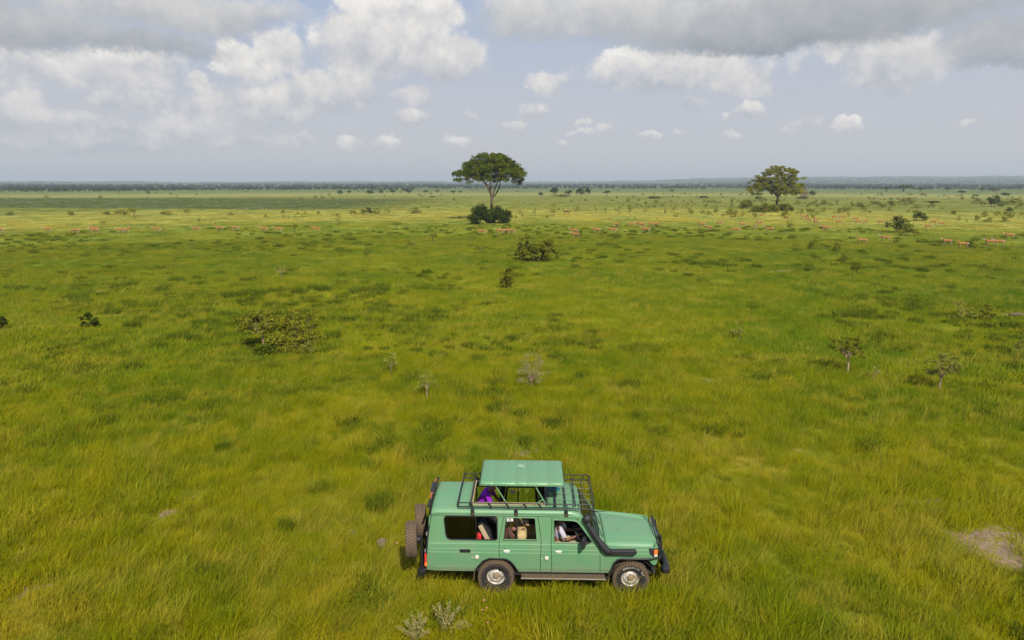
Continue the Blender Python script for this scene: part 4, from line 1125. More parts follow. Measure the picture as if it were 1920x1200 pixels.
# middle row: tan, rounded backs; rear row: black with a tan side bolster
seat(-.66, -.46, .50, M_tanseat, 8, .44, .90); MB().box((-.90, -.48, 1.24), (.24, .40, .24), Matrix.Rotation(R(-8), 3, 'Y')).build('head_rest', M_tanseat, car, bevel=.09); seat(-.72, .40, .50, M_tanseat, 8, .48, .90)
for y in (-.38, .38):
    seat(-1.42, y, .50, M_blackcloth, 26, .62, .92)
    MB().box((-1.675, y - .27 if y < 0 else y + .27, 1.24), (.10, .03, .60), Matrix.Rotation(R(-26), 3, 'Y')).build('seat_bolster', M_tan, car, bevel=.012)
MB().box((-2.45, 0, .75), (.7, 1.3, .42)).build('rear_locker', M_inner, car)
MB().tube([(-2.56, -.66, 1.24), (-2.50, -.66, 1.75)], .030, 8).build('grab_pole', M_tan, car)
# dashboard, steering wheel, binnacle
MB().box((.62, 0, 1.06), (.34, 1.44, .26)).build('dashboard', M_inner, car, bevel=.04)
MB().box((.66, -.30, 1.215), (.20, .30, .06)).build('dashboard_binnacle', M_grey, car, bevel=.02)
swc = Vector((.36, -.38, 1.205)); u1 = Vector((0, 1, 0)); u2 = Vector((-.50, 0, .866))
mb = MB(); mb.tube([swc + (u1 * math.cos(t_) + u2 * math.sin(t_)) * .19 for t_ in np.linspace(0, 2 * math.pi, 25)[:-1]], .015, 6, closed=True)
for t_ in (R(200), R(340), R(90)): mb.tube([swc, swc + (u1 * math.cos(t_) + u2 * math.sin(t_)) * .185], .012, 5)
mb.lathe([(0, .02), (.05, .015), (.05, -.02)], 12, 'X', swc)
mb.tube([swc, (.62, -.38, 1.06)], .025, 8)
mb.build('steering_wheel', M_plastic, car, smooth=True)
# ------------------------------------------------------------------ organic meshes grown from a skeleton
def skin_mesh(name, verts, edges, radii, root=0, levels=2, mats=(), smooth_it=True):
    me = bpy.data.meshes.new(name + '_skel'); me.from_pydata([tuple(v) for v in verts], edges, []); me.update()
    o = bpy.data.objects.new(name + '_skel', me); COL.objects.link(o)
    sk = o.modifiers.new('skin', 'SKIN'); sk.use_smooth_shade = True; sk.branch_smoothing = 0.4
    if not me.skin_vertices: me.skin_vertices.new() if hasattr(me.skin_vertices, 'new') else None
    dat = me.skin_vertices[0].data
    for i, r in enumerate(radii):
        rr_ = r if isinstance(r, (tuple, list)) else (r, r)
        dat[i].radius = rr_; dat[i].use_root = (i == root)
    su = o.modifiers.new('sub', 'SUBSURF'); su.levels = levels; su.render_levels = levels
    dg = bpy.context.evaluated_depsgraph_get(); dg.update()
    ev = o.evaluated_get(dg)
    out = bpy.data.meshes.new_from_object(ev, depsgraph=dg); out.name = name
    bpy.data.objects.remove(o); bpy.data.meshes.remove(me)
    out.materials.clear()
    for m_ in mats: out.materials.append(m_)
    for p_ in out.polygons: p_.use_smooth = True
    return out

class Skel:
    def __init__(s): s.v = []; s.e = []; s.r = []
    def add(s, p, r, parent=None):
        s.v.append(Vector(p)); s.r.append(r)
        if parent is not None: s.e.append((parent, len(s.v) - 1))
        return len(s.v) - 1
    def chain(s, pts, rs, parent):
        for p, r in zip(pts, rs): parent = s.add(p, r, parent)
        return parent

def hand(sk, wrist, idx, direc, palm_n, side, curl=.5):
    """palm, four fingers of different length with knuckle bends, thumb off the side of the palm"""
    d = Vector(direc).normalized(); n = Vector(palm_n).normalized(); n = (n - d * n.dot(d)).normalized(); sidev = d.cross(n) * side
    w = Vector(wrist)
    p1 = sk.add(w + d * .035, (.024, .030), idx); p2 = sk.add(w + d * .075, (.020, .036), p1)
    for k, (off, ln) in enumerate(((-.030, .062), (-.010, .075), (.010, .072), (.029, .056))):
        b_ = w + d * .090 + sidev * off; c_ = b_; dd = d.copy(); par = sk.add(b_, .0095, p2)
        for q in range(3):
            dd = (dd * math.cos(curl * .75) + n * math.sin(curl * .75)).normalized(); c_ = c_ + dd * ln / 3
            par = sk.add(c_, (.0088, .0082, .0070)[q], par)
    t0 = w + d * .035 - sidev * .034; par = sk.add(t0, .011, p1)
    td = (d * .6 - sidev * .8 + n * .3).normalized()
    par = sk.add(t0 + td * .028, .0098, par); sk.add(t0 + td * .028 + (td + n * .8 + d * .4).normalized() * .026, .0085, par)

def make_person(label, hip, chest, neck, head, face_dir, shoulders, elbows, wrists, hips2, knees, ankles, shirt_mat, trouser_mat, hand_dirs=None, hat=None):
    hip, chest, neck, head = map(Vector, (hip, chest, neck, head)); fd = Vector(face_dir).normalized()
    sk = Skel()
    a = sk.add(hip, .12); b = sk.add(hip.lerp(chest, .5), .105, a); c = sk.add(chest, .13, b)
    d_ = sk.add(neck, .052, c); up = (head - neck).normalized()
    h1 = sk.add(head - up * .055, (.068, .072), d_); h2 = sk.add(head + up * .02, (.082, .088), h1); h3 = sk.add(head + up * .085, (.062, .066), h2)
    for k in (0, 1):
        S = sk.add(shoulders[k], .055, c); E = sk.chain([Vector(shoulders[k]).lerp(Vector(elbows[k]), .5), elbows[k]], [.047, .038], S)
        Wr = sk.chain([Vector(elbows[k]).lerp(Vector(wrists[k]), .5), wrists[k]], [.036, .025], E)
        dd = (Vector(wrists[k]) - Vector(elbows[k])).normalized() if not hand_dirs else hand_dirs[k]
        hand(sk, wrists[k], Wr, dd, Vector((0, 0, -1)) if abs(dd[2]) < .8 else Vector((1, 0, 0)), 1 if k else -1)
        H = sk.add(hips2[k], .085, a); K = sk.chain([Vector(hips2[k]).lerp(Vector(knees[k]), .5), knees[k]], [.078, .058], H)
        A = sk.chain([Vector(knees[k]).lerp(Vector(ankles[k]), .45), ankles[k]], [.056, .038], K)
        sk.chain([Vector(ankles[k]) + Vector((fd.x, fd.y, -.25)).normalized() * .09, Vector(ankles[k]) + Vector((fd.x, fd.y, -.12)).normalized() * .19], [.036, .026], A)
    body = link('person', skin_mesh('person_body', sk.v, sk.e, sk.r, 0, 2, [M_skin]))
    tag(body, label, 'person')
    # face: nose, eyes, ears, mouth on the head
    side = fd.cross(up).normalized(); fdir = (fd - up * fd.dot(up)).normalized()
    fm_ = MB()
    fm_.tube([head + fdir * .078 + up * .030, head + fdir * .100 + up * .002, head + fdir * .084 - up * .006], [.009, .015, .008], 6)
    for q in (-1, 1): fm_.tube([head + side * q * .080 + up * .02 - fdir * .008, head + side * q * .090 + up * .005 - fdir * .01, head + side * q * .080 - up * .022], [.010, .013, .008], 6)
    fm_.build('nose_and_ears', M_skin, body, smooth=True)
    M_eye = simple('eye_white', (.55, .52, .48, 1), .3)
    for q in (-1, 1):
        MB().tube([head + fdir * .070 + side * q * .032 + up * .022, head + fdir * .082 + side * q * .031 + up * .022], [.012, .007], 8).build('eye', M_eye, body, smooth=True)
    MB().tube([head + fdir * .078 - side * .024 - up * .038, head + fdir * .086 - up * .036, head + fdir * .078 + side * .024 - up * .038], [.004, .008, .004], 6).build('mouth', simple('lip', (.13, .045, .035, 1), .5), body, smooth=True)
    # hair
    bmh = bmesh.new(); bmesh.ops.create_icosphere(bmh, subdivisions=3, radius=1.0)
    Mr = Matrix((side, fdir, up)).transposed()
    for v in bmh.verts:
        q = v.co.copy(); q *= 1 + .03 * mnoise.noise(q * 5)
        v.co = head + up * .040 - fdir * .018 + Mr @ Vector((q.x * .092, q.y * .098, q.z * .088))
    bmesh.ops.delete(bmh, geom=[v for v in bmh.verts if (v.co - head).dot(up) < -.005 + .05 * max(0, (v.co - head).dot(fdir) * 12)], context='VERTS')
    mh_ = bpy.data.meshes.new('hair'); bmh.to_mesh(mh_); bmh.free(); mh_.materials.append(M_hair)
    for p_ in mh_.polygons: p_.use_smooth = True
    link('hair', mh_, body)
    # shirt over trunk and upper arms, trousers over the legs
    ts = Skel(); a = ts.add(hip + (chest - hip) * .05, .142); b = ts.add(hip.lerp(chest, .5), .128, a); c = ts.add(chest, .152, b); ts.add(chest.lerp(neck, .62), .080, c)
    for k in (0, 1):
        S = ts.add(shoulders[k], .072, c); ts.chain([Vector(shoulders[k]).lerp(Vector(elbows[k]), .45), Vector(shoulders[k]).lerp(Vector(elbows[k]), .86)], [.066, .062], S)
    link('shirt', skin_mesh('shirt', ts.v, ts.e, ts.r, 0, 2, [shirt_mat]), body)
    tr_ = Skel(); a = tr_.add(hip, .138)
    for k in (0, 1):
        H = tr_.add(hips2[k], .100, a); K = tr_.chain([Vector(hips2[k]).lerp(Vector(knees[k]), .5), knees[k]], [.094, .076], H)
        tr_.chain([Vector(knees[k]).lerp(Vector(ankles[k]), .5), Vector(knees[k]).lerp(Vector(ankles[k]), .93)], [.070, .058], K)
    link('trousers', skin_mesh('trousers', tr_.v, tr_.e, tr_.r, 0, 2, [trouser_mat]), body)
    body.location = (VX, VY, 0); body.rotation_euler = (0, 0, VYAW)
    return body

def cloth(name, fn):
    mt, t, out = material(name)
    bs = t.new('ShaderNodeBsdfPrincipled'); tcn = t.new('ShaderNodeTexCoord')
    t.put(bs.inputs['Base Color'], fn(t, tcn.outputs['Object'])); bs.inputs['Roughness'].default_value = .9; bs.inputs['Specular IOR Level'].default_value = .15
    n = t.noise(tcn.outputs['Object'], 11.0, 3.0); bp = t.new('ShaderNodeBump'); bp.inputs['Strength'].default_value = .5; bp.inputs['Distance'].default_value = .03
    t.put(bp.inputs['Height'], n); t.l.new(bp.outputs[0], bs.inputs['Normal']); t.l.new(bs.outputs[0], out.inputs[0]); return mt
def stripes(t, ob):
    n = t.noise(ob, 6.0, 2.0); x, y, z = t.sep(ob)
    q = t.m('ADD', t.m('MULTIPLY', z, 40.0), t.m('ADD', t.m('MULTIPLY', x, -18.0), t.m('MULTIPLY', n, 2.2)))
    f = t.m('GREATER_THAN', t.m('FRACT', q), .68)
    return t.mix(f, (.62, .58, .64, 1), (.12, .13, .26, 1))
def checks(t, ob):
    x, y, z = t.sep(ob); a_ = t.m('ADD', x, z); b_ = t.m('SUBTRACT', x, z)
    f1 = t.m('GREATER_THAN', t.m('FRACT', t.m('MULTIPLY', a_, 17.0)), .5); f2 = t.m('GREATER_THAN', t.m('FRACT', t.m('MULTIPLY', b_, 17.0)), .5)
    s_ = t.m('MULTIPLY', t.m('ADD', f1, f2), .5)
    return t.ramp(s_, [(0.0, (.72, .52, .48)), (0.5, (.55, .12, .12)), (1.0, (.22, .012, .03))], 'CONSTANT')
M_stripe = cloth('striped_shirt_cloth', stripes); M_check = cloth('checked_shirt_cloth', checks)
M_purple = cloth('purple_shirt_cloth', lambda t, ob: t.mix(t.noise(ob, 7.0, 3.0), (.16, .010, .34, 1), (.34, .03, .50, 1)))
M_khaki = cloth('khaki_cloth', lambda t, ob: t.mix(t.noise(ob, 7.0, 3.0), (.36, .27, .15, 1), (.48, .37, .22, 1)))
M_dark = cloth('dark_cloth', lambda t, ob: t.mix(t.noise(ob, 7.0, 3.0), (.02, .02, .03, 1), (.04, .04, .05, 1)))

make_person('driver in a blue and white striped short-sleeved shirt holding the steering wheel',
    (-.16, -.38, .98), (-.07, -.38, 1.33), (-.005, -.38, 1.53), (.045, -.38, 1.655), (1, -.12, -.12),
    [(-.05, -.57, 1.415), (-.05, -.19, 1.415)], [(.09, -.63, 1.17), (.12, -.17, 1.18)], [(.30, -.53, 1.215), (.31, -.25, 1.215)],
    [(-.10, -.48, .97), (-.10, -.28, .97)], [(.30, -.50, 1.02), (.30, -.27, 1.02)], [(.52, -.50, .66), (.52, -.27, .66)], M_stripe, M_khaki,
    hand_dirs=[Vector((.8, .1, .45)), Vector((.8, -.1, .45))])
make_person('passenger in a red and white checked shirt leaning forward behind the middle window',
    (-1.320, -0.490, 1.0), (-1.190, -0.500, 1.30), (-1.120, -0.500, 1.47), (-1.070, -0.490, 1.57), (1, -.2, -.4),
    [(-1.160, -0.665, 1.375), (-1.170, -0.330, 1.39)], [(-1.050, -0.685, 1.20), (-1.010, -0.320, 1.20)], [(-.93, -.58, 1.31), (-.92, -.34, 1.32)],
    [(-1.290, -0.590, .99), (-1.290, -0.390, .99)], [(-1.000, -0.580, 1.00), (-1.000, -0.370, 1.00)], [(-1.020, -0.580, .62), (-1.020, -0.370, .62)], M_check, M_dark)
make_person('passenger in a purple shirt standing bent forward in the roof hatch',
    (-1.90, .02, 1.52), (-1.74, .02, 1.90), (-1.57, .02, 2.09), (-1.45, .02, 2.16), (1, -.1, -.6),
    [(-1.66, -.17, 1.99), (-1.66, .21, 1.99)], [(-1.57, -.24, 1.72), (-1.50, .26, 1.76)], [(-1.42, -.20, 1.55), (-1.34, .20, 1.60)],
    [(-1.90, -.09, 1.48), (-1.90, .13, 1.48)], [(-1.86, -.11, 1.05), (-1.86, .15, 1.05)], [(-1.92, -.11, .63), (-1.92, .15, .63)], M_purple, M_dark)
# red bag on the rear seat
rb_ = MB().box((0, 0, .07), (.13, .20, .16), taper=(.8, .85)).build('bag', simple('red_nylon', (.50, .012, .015, 1), .7, nscale=12), None, bevel=.04)
rb_.location = Matrix.Translation((VX, VY, 0)) @ Matrix.Rotation(VYAW, 4, 'Z') @ Vector((-1.84, -.58, 1.16)); rb_.rotation_euler = (0, R(6), VYAW)
tag(rb_, 'small red bag standing behind the seats at the rear side window', 'bag')
sp = MB().tube([(-.03, 0, .14), (-.03, 0, .19), (.03, 0, .19), (.03, 0, .14)], .012, 6).build('handle', M_dark, rb_)
# ==== PLANTS
ORD = 'first second third fourth fifth sixth seventh eighth ninth tenth eleventh twelfth thirteenth fourteenth fifteenth sixteenth seventeenth eighteenth nineteenth twentieth'.split()
def leaf_mat(name, c1, c2, trans=.3, scale=3.0):
    mt, t, out = material(name)
    tcn = t.new('ShaderNodeTexCoord'); ob = tcn.outputs['Object']; oi = t.new('ShaderNodeObjectInfo')
    n = t.noise(ob, scale, 3.0, .6)
    c = t.mix(t.ss(n, .3, .7), c1, c2)
    c = t.v('MULTIPLY', c, t.mix(oi.outputs['Random'], (.82, .86, .85, 1), (1.18, 1.12, 1.1, 1)))
    d = t.new('ShaderNodeBsdfDiffuse'); tr = t.new('ShaderNodeBsdfTranslucent')
    t.put(d.inputs[0], c); t.put(tr.inputs[0], c)
    m1 = t.new('ShaderNodeMixShader'); m1.inputs[0].default_value = trans
    t.l.new(d.outputs[0], m1.inputs[1]); t.l.new(tr.outputs[0], m1.inputs[2]); t.l.new(m1.outputs[0], out.inputs[0])
    return mt
L_umb = leaf_mat('umbrella_tree_leaves', (.065, .100, .008, 1), (.150, .180, .012, 1), scale=.5)
L_aca = leaf_mat('acacia_leaves', (.21, .215, .014, 1), (.37, .34, .028, 1), scale=.5)
L_bush = leaf_mat('dark_bush_leaves', (.035, .058, .006, 1), (.085, .115, .012, 1), scale=1.2)
L_thorn = leaf_mat('thorn_shrub_leaves', (.135, .150, .012, 1), (.27, .27, .024, 1), scale=2.5)
L_pale = leaf_mat('pale_thorn_leaves', (.22, .225, .035, 1), (.33, .32, .060, 1), scale=2.5)
L_yel = leaf_mat('yellowing_leaves', (0.341, 0.310, 0.054, 1), (0.264, 0.279, 0.062, 1), scale=3)
L_dry = leaf_mat('dry_grey_twigs', (.24, .23, .075, 1), (.34, .31, .12, 1), scale=3)
L_pink = leaf_mat('dry_pinkish_leaves', (.27, .17, .10, 1), (.33, .21, .12, 1), scale=1)
L_herb = leaf_mat('broad_green_leaves', (.075, .115, .010, 1), (.15, .19, .015, 1), scale=3)
L_far = leaf_mat('far_tree_leaves', (.030, .055, .018, 1), (.055, .085, .024, 1), scale=.2)
M_barkp = simple('pale_bark', (.34, .23, .14, 1), .9, nscale=7, namt=.35)
M_barkd = simple('grey_brown_bark', (.12, .085, .055, 1), .95, nscale=3, namt=.35)
M_barkg = simple('grey_twig_bark', (.20, .165, .10, 1), .95, nscale=5, namt=.3)

def tube_np(V, F, pts, rs, n=5):
    pts = [np.asarray(p, float) for p in pts]; base = len(V); N = len(pts); u = None
    for i in range(N):
        d = pts[min(i + 1, N - 1)] - pts[max(i - 1, 0)]; d = d / (np.linalg.norm(d) + 1e-9)
        if u is None:
            a_ = np.array([0, 0, 1.]) if abs(d[2]) < .9 else np.array([1., 0, 0]); u = np.cross(d, a_)
        u = u - d * np.dot(u, d); u /= np.linalg.norm(u) + 1e-9; w = np.cross(d, u)
        for k in range(n):
            t_ = 2 * math.pi * k / n; V.append(pts[i] + (u * math.cos(t_) + w * math.sin(t_)) * rs[i])
    for i in range(N - 1):
        for k in range(n):
            a_ = base + i * n + k; b_ = base + i * n + (k + 1) % n
            F.append((a_, b_, b_ + n, a_ + n))
def bez(a, b, c, n):
    return [(1 - t) ** 2 * a + 2 * t * (1 - t) * b + t * t * c for t in np.linspace(0, 1, n)]

def crown_points(g, shape, n, rx, ry, z0, z1):
    P = []
    while len(P) < n:
        a_ = g.random() * 2 * math.pi; r = math.sqrt(g.random())
        wob = 1 + .16 * math.sin(a_ * 3 + shape[1]) + .10 * math.sin(a_ * 5 + 2 * shape[1])
        if shape[0] == 'umbrella':      # dome, thick in the middle, hanging at the rim
            top = z1 - (z1 - z0) * .60 * r ** 2.0; th = (z1 - z0) * (.40 if r < .8 else .34)
            z = top - th * g.random() ** 1.5
        elif shape[0] == 'dome':
            top = z0 + (z1 - z0) * (.28 + .72 * math.sqrt(max(0, 1 - r ** 2.2))); z = top - (top - z0) * g.random() ** 1.3
        elif shape[0] == 'flat':
            top = z1 - (z1 - z0) * .35 * r ** 2; z = top - (z1 - z0) * .55 * g.random()
        elif shape[0] == 'bush':        # right down to the ground
            top = z0 + (z1 - z0) * math.sqrt(max(0, 1 - r ** 2.4)); z = z0 + (top - z0) * g.random() ** .7
        else:                            # upright vase
            zz = g.random(); z = z0 + (z1 - z0) * zz; r = r * (.35 + .65 * math.sin(math.pi * min(1, zz * .8 + .15)))
        P.append((r * wob * rx * math.cos(a_), r * wob * ry * math.sin(a_), z))
    return np.array(P)
def grow(seed, H, rx, ry, shape, z0f, nclump, nleaf, rc, leaf, forks=3, forkh=.35, trunk_r=.02, stems=1, flat=.45, lean=(0, 0), twigs=True, tw=1.0):
    """returns (trunk V,F), (leaf V,F): limbs run from the fork to every leaf clump"""
    g = np.random.default_rng(seed)
    C = crown_points(g, (shape, g.random() * 6), nclump, rx, ry, H * z0f, H * .985 - rc * flat)
    C[:, 0] += lean[0]; C[:, 1] += lean[1]
    V, F = [], []
    ang = np.arctan2(C[:, 1], C[:, 0]); grp = ((ang + math.pi) / (2 * math.pi) * forks).astype(int) % forks
    rmid = np.hypot(C[:, 0], C[:, 1]) < .28 * max(rx, ry); grp[rmid & (g.random(nclump) < .7)] = forks
    fk = np.array([lean[0] * .4, lean[1] * .4, H * forkh]); tr = H * trunk_r
    if stems == 1:
        mid = np.array([g.normal(0, .02) * H, g.normal(0, .02) * H, H * forkh * .5])
        tube_np(V, F, [np.array([0, 0, -.05 * H])] + bez(np.zeros(3), mid, fk, 5), [tr * 1.5] + list(np.linspace(tr * 1.25, tr * .85, 5)), 7)
    for k in range(forks + 1):
        M_ = C[grp == k]
        if not len(M_): continue
        cen = M_.mean(0); st = fk if stems == 1 else np.array([g.normal(0, .05) * H, g.normal(0, .05) * H, 0.])
        node = st + (cen - st) * .55; node[2] = st[2] + (cen[2] - st[2]) * .62
        ctl = st + (node - st) * .5 + np.array([0, 0, .12 * (node[2] - st[2])]); ctl += g.normal(0, .03 * H, 3) * np.array([1, 1, .3])
        tube_np(V, F, bez(st, ctl, node, 5), list(np.linspace(tr * .62, tr * .36, 5)), 5)
        if twigs:
            for c in M_:
                m_ = node + (c - node) * .5 + g.normal(0, .02 * H, 3); m_[2] = node[2] + (c[2] - node[2]) * .40
                tube_np(V, F, bez(node, m_, c, 4), list(np.linspace(tr * .22 * tw, tr * .05 * tw, 4)), 3)
    # leaves
    n = nclump * nleaf; cs = np.repeat(C, nleaf, 0)
    sc = np.repeat(g.uniform(.65, 1.35, nclump), nleaf)[:, None]
    off = g.normal(0, 1, (n, 3)); rad = g.random((n, 1)) ** .5
    off = off / np.linalg.norm(off, axis=1)[:, None] * rad * rc * sc * np.array([1, 1, flat])
    p = cs + off; p[:, 2] = np.maximum(p[:, 2], .02 * H)
    nrm = g.normal(0, 1, (n, 3)) * .75 + np.array([0, 0, .8]); nrm /= np.linalg.norm(nrm, axis=1)[:, None]
    t_ = np.cross(nrm, g.normal(0, 1, (n, 3))); t_ /= np.linalg.norm(t_, axis=1)[:, None]; b_ = np.cross(nrm, t_)
    L = leaf * g.uniform(.6, 1.3, (n, 1)); Wd = L * .55
    LV = np.stack([p - t_ * L * .5, p - b_ * Wd * .5, p + t_ * L * .5, p + b_ * Wd * .5], 1).reshape(-1, 3)
    LF = np.arange(n * 4).reshape(-1, 4)
    return (np.array(V), np.array(F)), (LV, LF)
def tree_thing(name, loc, parts, bark, leafm, label, cat, group=None, trunk_name='trunk', crown='crown', rz=0.0, sc=(1, 1, 1)):
    (tv, tf), (lv, lf) = parts
    root = empty(name, loc, rz); root.scale = sc
    link(trunk_name, mesh_np(trunk_name, tv, tf, [bark], smooth=True), root)
    link(crown, mesh_np(crown, lv, lf, [leafm]), root)
    return tag(root, label, cat, group)
def size_at(px, by, w, h):
    p = at(px, by); k = m_per_px(p); dep = math.atan2(CAM_H, p.y)
    return p, w * k, h * k / math.cos(dep)

def clump(name, px, by, w, h, seed, label, cat='grass clump', mat=None):
    p, W_, H_ = size_at(px, by, w, h)
    n = int(min(1400, 420 * W_ * W_ + 160))
    m_ = tuft_mesh('blades', n, W_ * .40, H_ * .45, H_ * .95, max(.018, m_per_px(p) * .9), .45, mat or M_tuss, seed, droop=.35, wind=(.08, 0))
    return tag(link(name, m_, None, Vector((p.x, p.y + W_ * .3, p.z))), label, cat)
# --- the two landmark trees
p, w, h = size_at(920, 412, 140, 127)
umb = tree_thing('umbrella_tree', p, grow(5, h, w * .435, w * .38, 'umbrella', .49, 290, 120, 1.0, .40, lean=(.75, 0), forks=4, forkh=.30, trunk_r=.021, flat=.55, tw=.45), M_barkd, L_umb,
                 'tall dark green umbrella thorn tree rising out of a round bush in mid plain', 'tree')
V_, F_ = [], []; tube_np(V_, F_, [np.array([-.6, -.3, 1.0]), np.array([-1.0, -.4, 2.6]), np.array([-1.5, -.5, 4.2])], [.12, .10, .06], 6)
link('dead_branch', mesh_np('dead_branch', V_, F_, [M_barkg]), umb)
p, w, h = size_at(1457, 389, 104, 79)
tree_thing('acacia_tree', p, grow(9, h, w * .46, w * .42, 'dome', .31, 260, 140, 0.95, .42, forks=5, forkh=.24, trunk_r=.026, flat=.5, tw=.4), M_barkd, L_aca,
           'broad olive green acacia with open crown standing alone right of the umbrella tree', 'tree')

def bush(name, px, by, w, h, seed, leafm, label, dens=1.0, shape='bush', ncl=26, nl=120, leaf=None, bark=M_barkg, cat='bush', forks=5, stems=3, z0=.05, rcf=.22, depth=.8, trunk_r=.018, forkh=.1, flat=.7, crown='foliage', trunk='stems'):
    p, W_, H_ = size_at(px, by, w, h)
    if shape == 'bush': H_ *= 1.15
    rc = max(W_ * rcf * .5, .05)
    r_ = max(W_ * .5 - rc * .7, W_ * .25)
    lf = (leaf or max(.05, m_per_px(p) * 2.2)) * 1.55
    p = Vector((p.x, p.y + W_ * depth * .25, p.z))
    return tree_thing(name, p, grow(seed, H_, r_, r_ * depth, shape, z0, ncl, int(nl * dens), rc, lf, forks=forks, forkh=forkh, trunk_r=trunk_r, stems=stems, flat=flat), bark, leafm, label, cat, trunk_name=trunk, crown=crown)
# --- bushes round their feet
bush('round_bush', 900, 421, 50, 34, 21, L_bush, 'dark green round bush at the foot of the umbrella tree, left of its trunk', ncl=34, nl=150, rcf=.34)
bush('round_bush', 936, 419, 54, 31, 22, L_bush, 'dark green spreading bush at the foot of the umbrella tree, right of its trunk', ncl=34, nl=150, rcf=.34)
bush('thicket', 1440, 398, 58, 15, 23, L_thorn, 'dark leafy thicket in front of the lone acacia tree, under its left side', ncl=30, nl=110, rcf=.25)
bush('thicket', 1474, 396, 34, 15, 24, L_thorn, 'dark leafy bush under the right side of the lone acacia tree', ncl=22, nl=100, rcf=.3)
bush('thicket', 1399, 391, 30, 15, 25, L_thorn, 'low olive bush just left of the thicket below the lone acacia', ncl=18, nl=90, rcf=.3)
# --- shrubs of the foreground and middle distance
T = dict(shape='dome', stems=1, z0=.42, forkh=.34, forks=5, trunk='trunk', crown='crown', cat='tree')
bush('thorn_tree', 487, 658, 108, 76, 31, L_thorn, 'small flat-crowned thorn tree with pale forked trunk, left middle of the meadow', ncl=60, nl=62, rcf=.17, bark=M_barkp, trunk_r=.028, leaf=.085, **{**T, 'z0': .46})
bush('thorn_bush', 556, 655, 98, 70, 32, L_thorn, 'wide tangled thorn bush touching the pale-trunked small tree on its right side', ncl=58, nl=66, rcf=.17, leaf=.085, bark=M_barkp)
bush('thorn_sapling', 580, 670, 36, 32, 33, L_pale, 'little pale thorn sapling in front of the wide tangled thorn bush', ncl=14, nl=26, rcf=.3, leaf=.06, bark=M_barkp, **{**T, 'cat': 'sapling'})
bush('leafy_herb', 496, 668, 52, 22, 34, L_herb, 'fresh green leafy herb patch around the foot of the pale-trunked small tree', ncl=22, nl=60, rcf=.3, leaf=.10, cat='plant')
bush('shrub', 163, 617, 40, 30, 35, L_bush, 'small ragged dark shrub in the left meadow, the one with a leaning top', ncl=16, nl=60, rcf=.3, leaf=.09, cat='shrub')
clump('grass_clump', 241, 616, 36, 18, 36, 'dark green rounded grass clump just right of the ragged shrub in the left meadow', 'grass clump')
clump('grass_clump', 155, 692, 28, 13, 37, 'greyish low tuft below the ragged dark shrub in the left meadow', 'grass clump')
bush('shrub', 3, 620, 22, 26, 38, L_bush, 'dark shrub cut by the left edge of the picture', ncl=12, nl=60, rcf=.35, leaf=.09, cat='shrub')
bush('shrub', 951, 543, 34, 42, 39, L_thorn, 'upright green shrub standing alone below the thorn thicket of the middle', ncl=26, nl=70, rcf=.34, leaf=.12, cat='shrub', shape='vase')
bush('thorn_bush', 985, 490, 46, 46, 40, L_thorn, 'tall left half of the thorn thicket in the middle of the plain', ncl=34, nl=75, rcf=.24, leaf=.16, bark=M_barkp)
bush('thorn_bush', 1027, 491, 46, 42, 41, L_thorn, 'lower right half of the thorn thicket in the middle of the plain', ncl=30, nl=70, rcf=.24, leaf=.16, bark=M_barkp)
bush('undergrowth', 530, 664, 96, 34, 62, L_thorn, 'low dense leafy growth joining the pale-trunked tree and the tangled bush beside it', ncl=44, nl=70, rcf=.2, leaf=.085)
bush('thorn_bush', 1006, 492, 56, 38, 63, L_thorn, 'dense low middle part of the thorn thicket in the middle of the plain', ncl=34, nl=80, rcf=.26, leaf=.16)
bush('thorn_sapling', 732, 708, 32, 50, 42, L_pale, 'thin upright thorn sapling with a small top, left of the pale dry shrub', ncl=11, nl=26, rcf=.30, leaf=.06, bark=M_barkg, **{**T, 'cat': 'sapling'})
bush('thorn_sapling', 800, 752, 46, 58, 43, L_yel, 'sparse yellowing sapling with a thin pale crooked stem above the vehicle', ncl=14, nl=20, rcf=.30, leaf=.055, bark=M_barkp, **{**T, 'cat': 'sapling'})
bush('dry_shrub', 997, 732, 70, 72, 44, L_dry, 'pale dry twiggy shrub standing in the meadow above the vehicle', ncl=46, nl=70, rcf=.20, leaf=.032, bark=M_barkp, **{**T, 'cat': 'shrub', 'z0': .2, 'forkh': .16})
bush('thorn_sapling', 1388, 637, 36, 42, 45, L_pale, 'sparse two-tiered thorn sapling in the right middle meadow', ncl=12, nl=30, rcf=.30, leaf=.06, bark=M_barkg, **{**T, 'cat': 'sapling', 'z0': .15})
bush('thorn_tree', 1594, 705, 68, 84, 46, L_thorn, 'small thorn tree with pale forked trunk, the darker of two on the right', ncl=36, nl=52, rcf=.20, leaf=.065, bark=M_barkp, trunk_r=.024, **{**T, 'z0': .40})
bush('thorn_tree', 1770, 738, 70, 76, 47, L_pale, 'small pale-leaved thorn tree with pinkish trunk, right of the darker one', ncl=34, nl=48, rcf=.20, leaf=.06, bark=M_barkp, trunk_r=.024, **{**T, 'z0': .40})
bush('thorn_sapling', 1812, 602, 58, 34, 48, L_pale, 'sparse flat thorn shrub near the right edge, left of its darker neighbour', ncl=20, nl=34, rcf=.2, leaf=.08, bark=M_barkg, cat='shrub')
bush('shrub', 1852, 602, 40, 32, 49, L_thorn, 'darker twiggy shrub near the right edge beside the sparse flat one', ncl=16, nl=50, rcf=.25, leaf=.09, cat='shrub')
bush('shrub', 1912, 668, 30, 40, 50, L_pale, 'pale thorn shrub cut by the right edge of the picture', ncl=14, nl=40, rcf=.25, leaf=.06, cat='shrub')
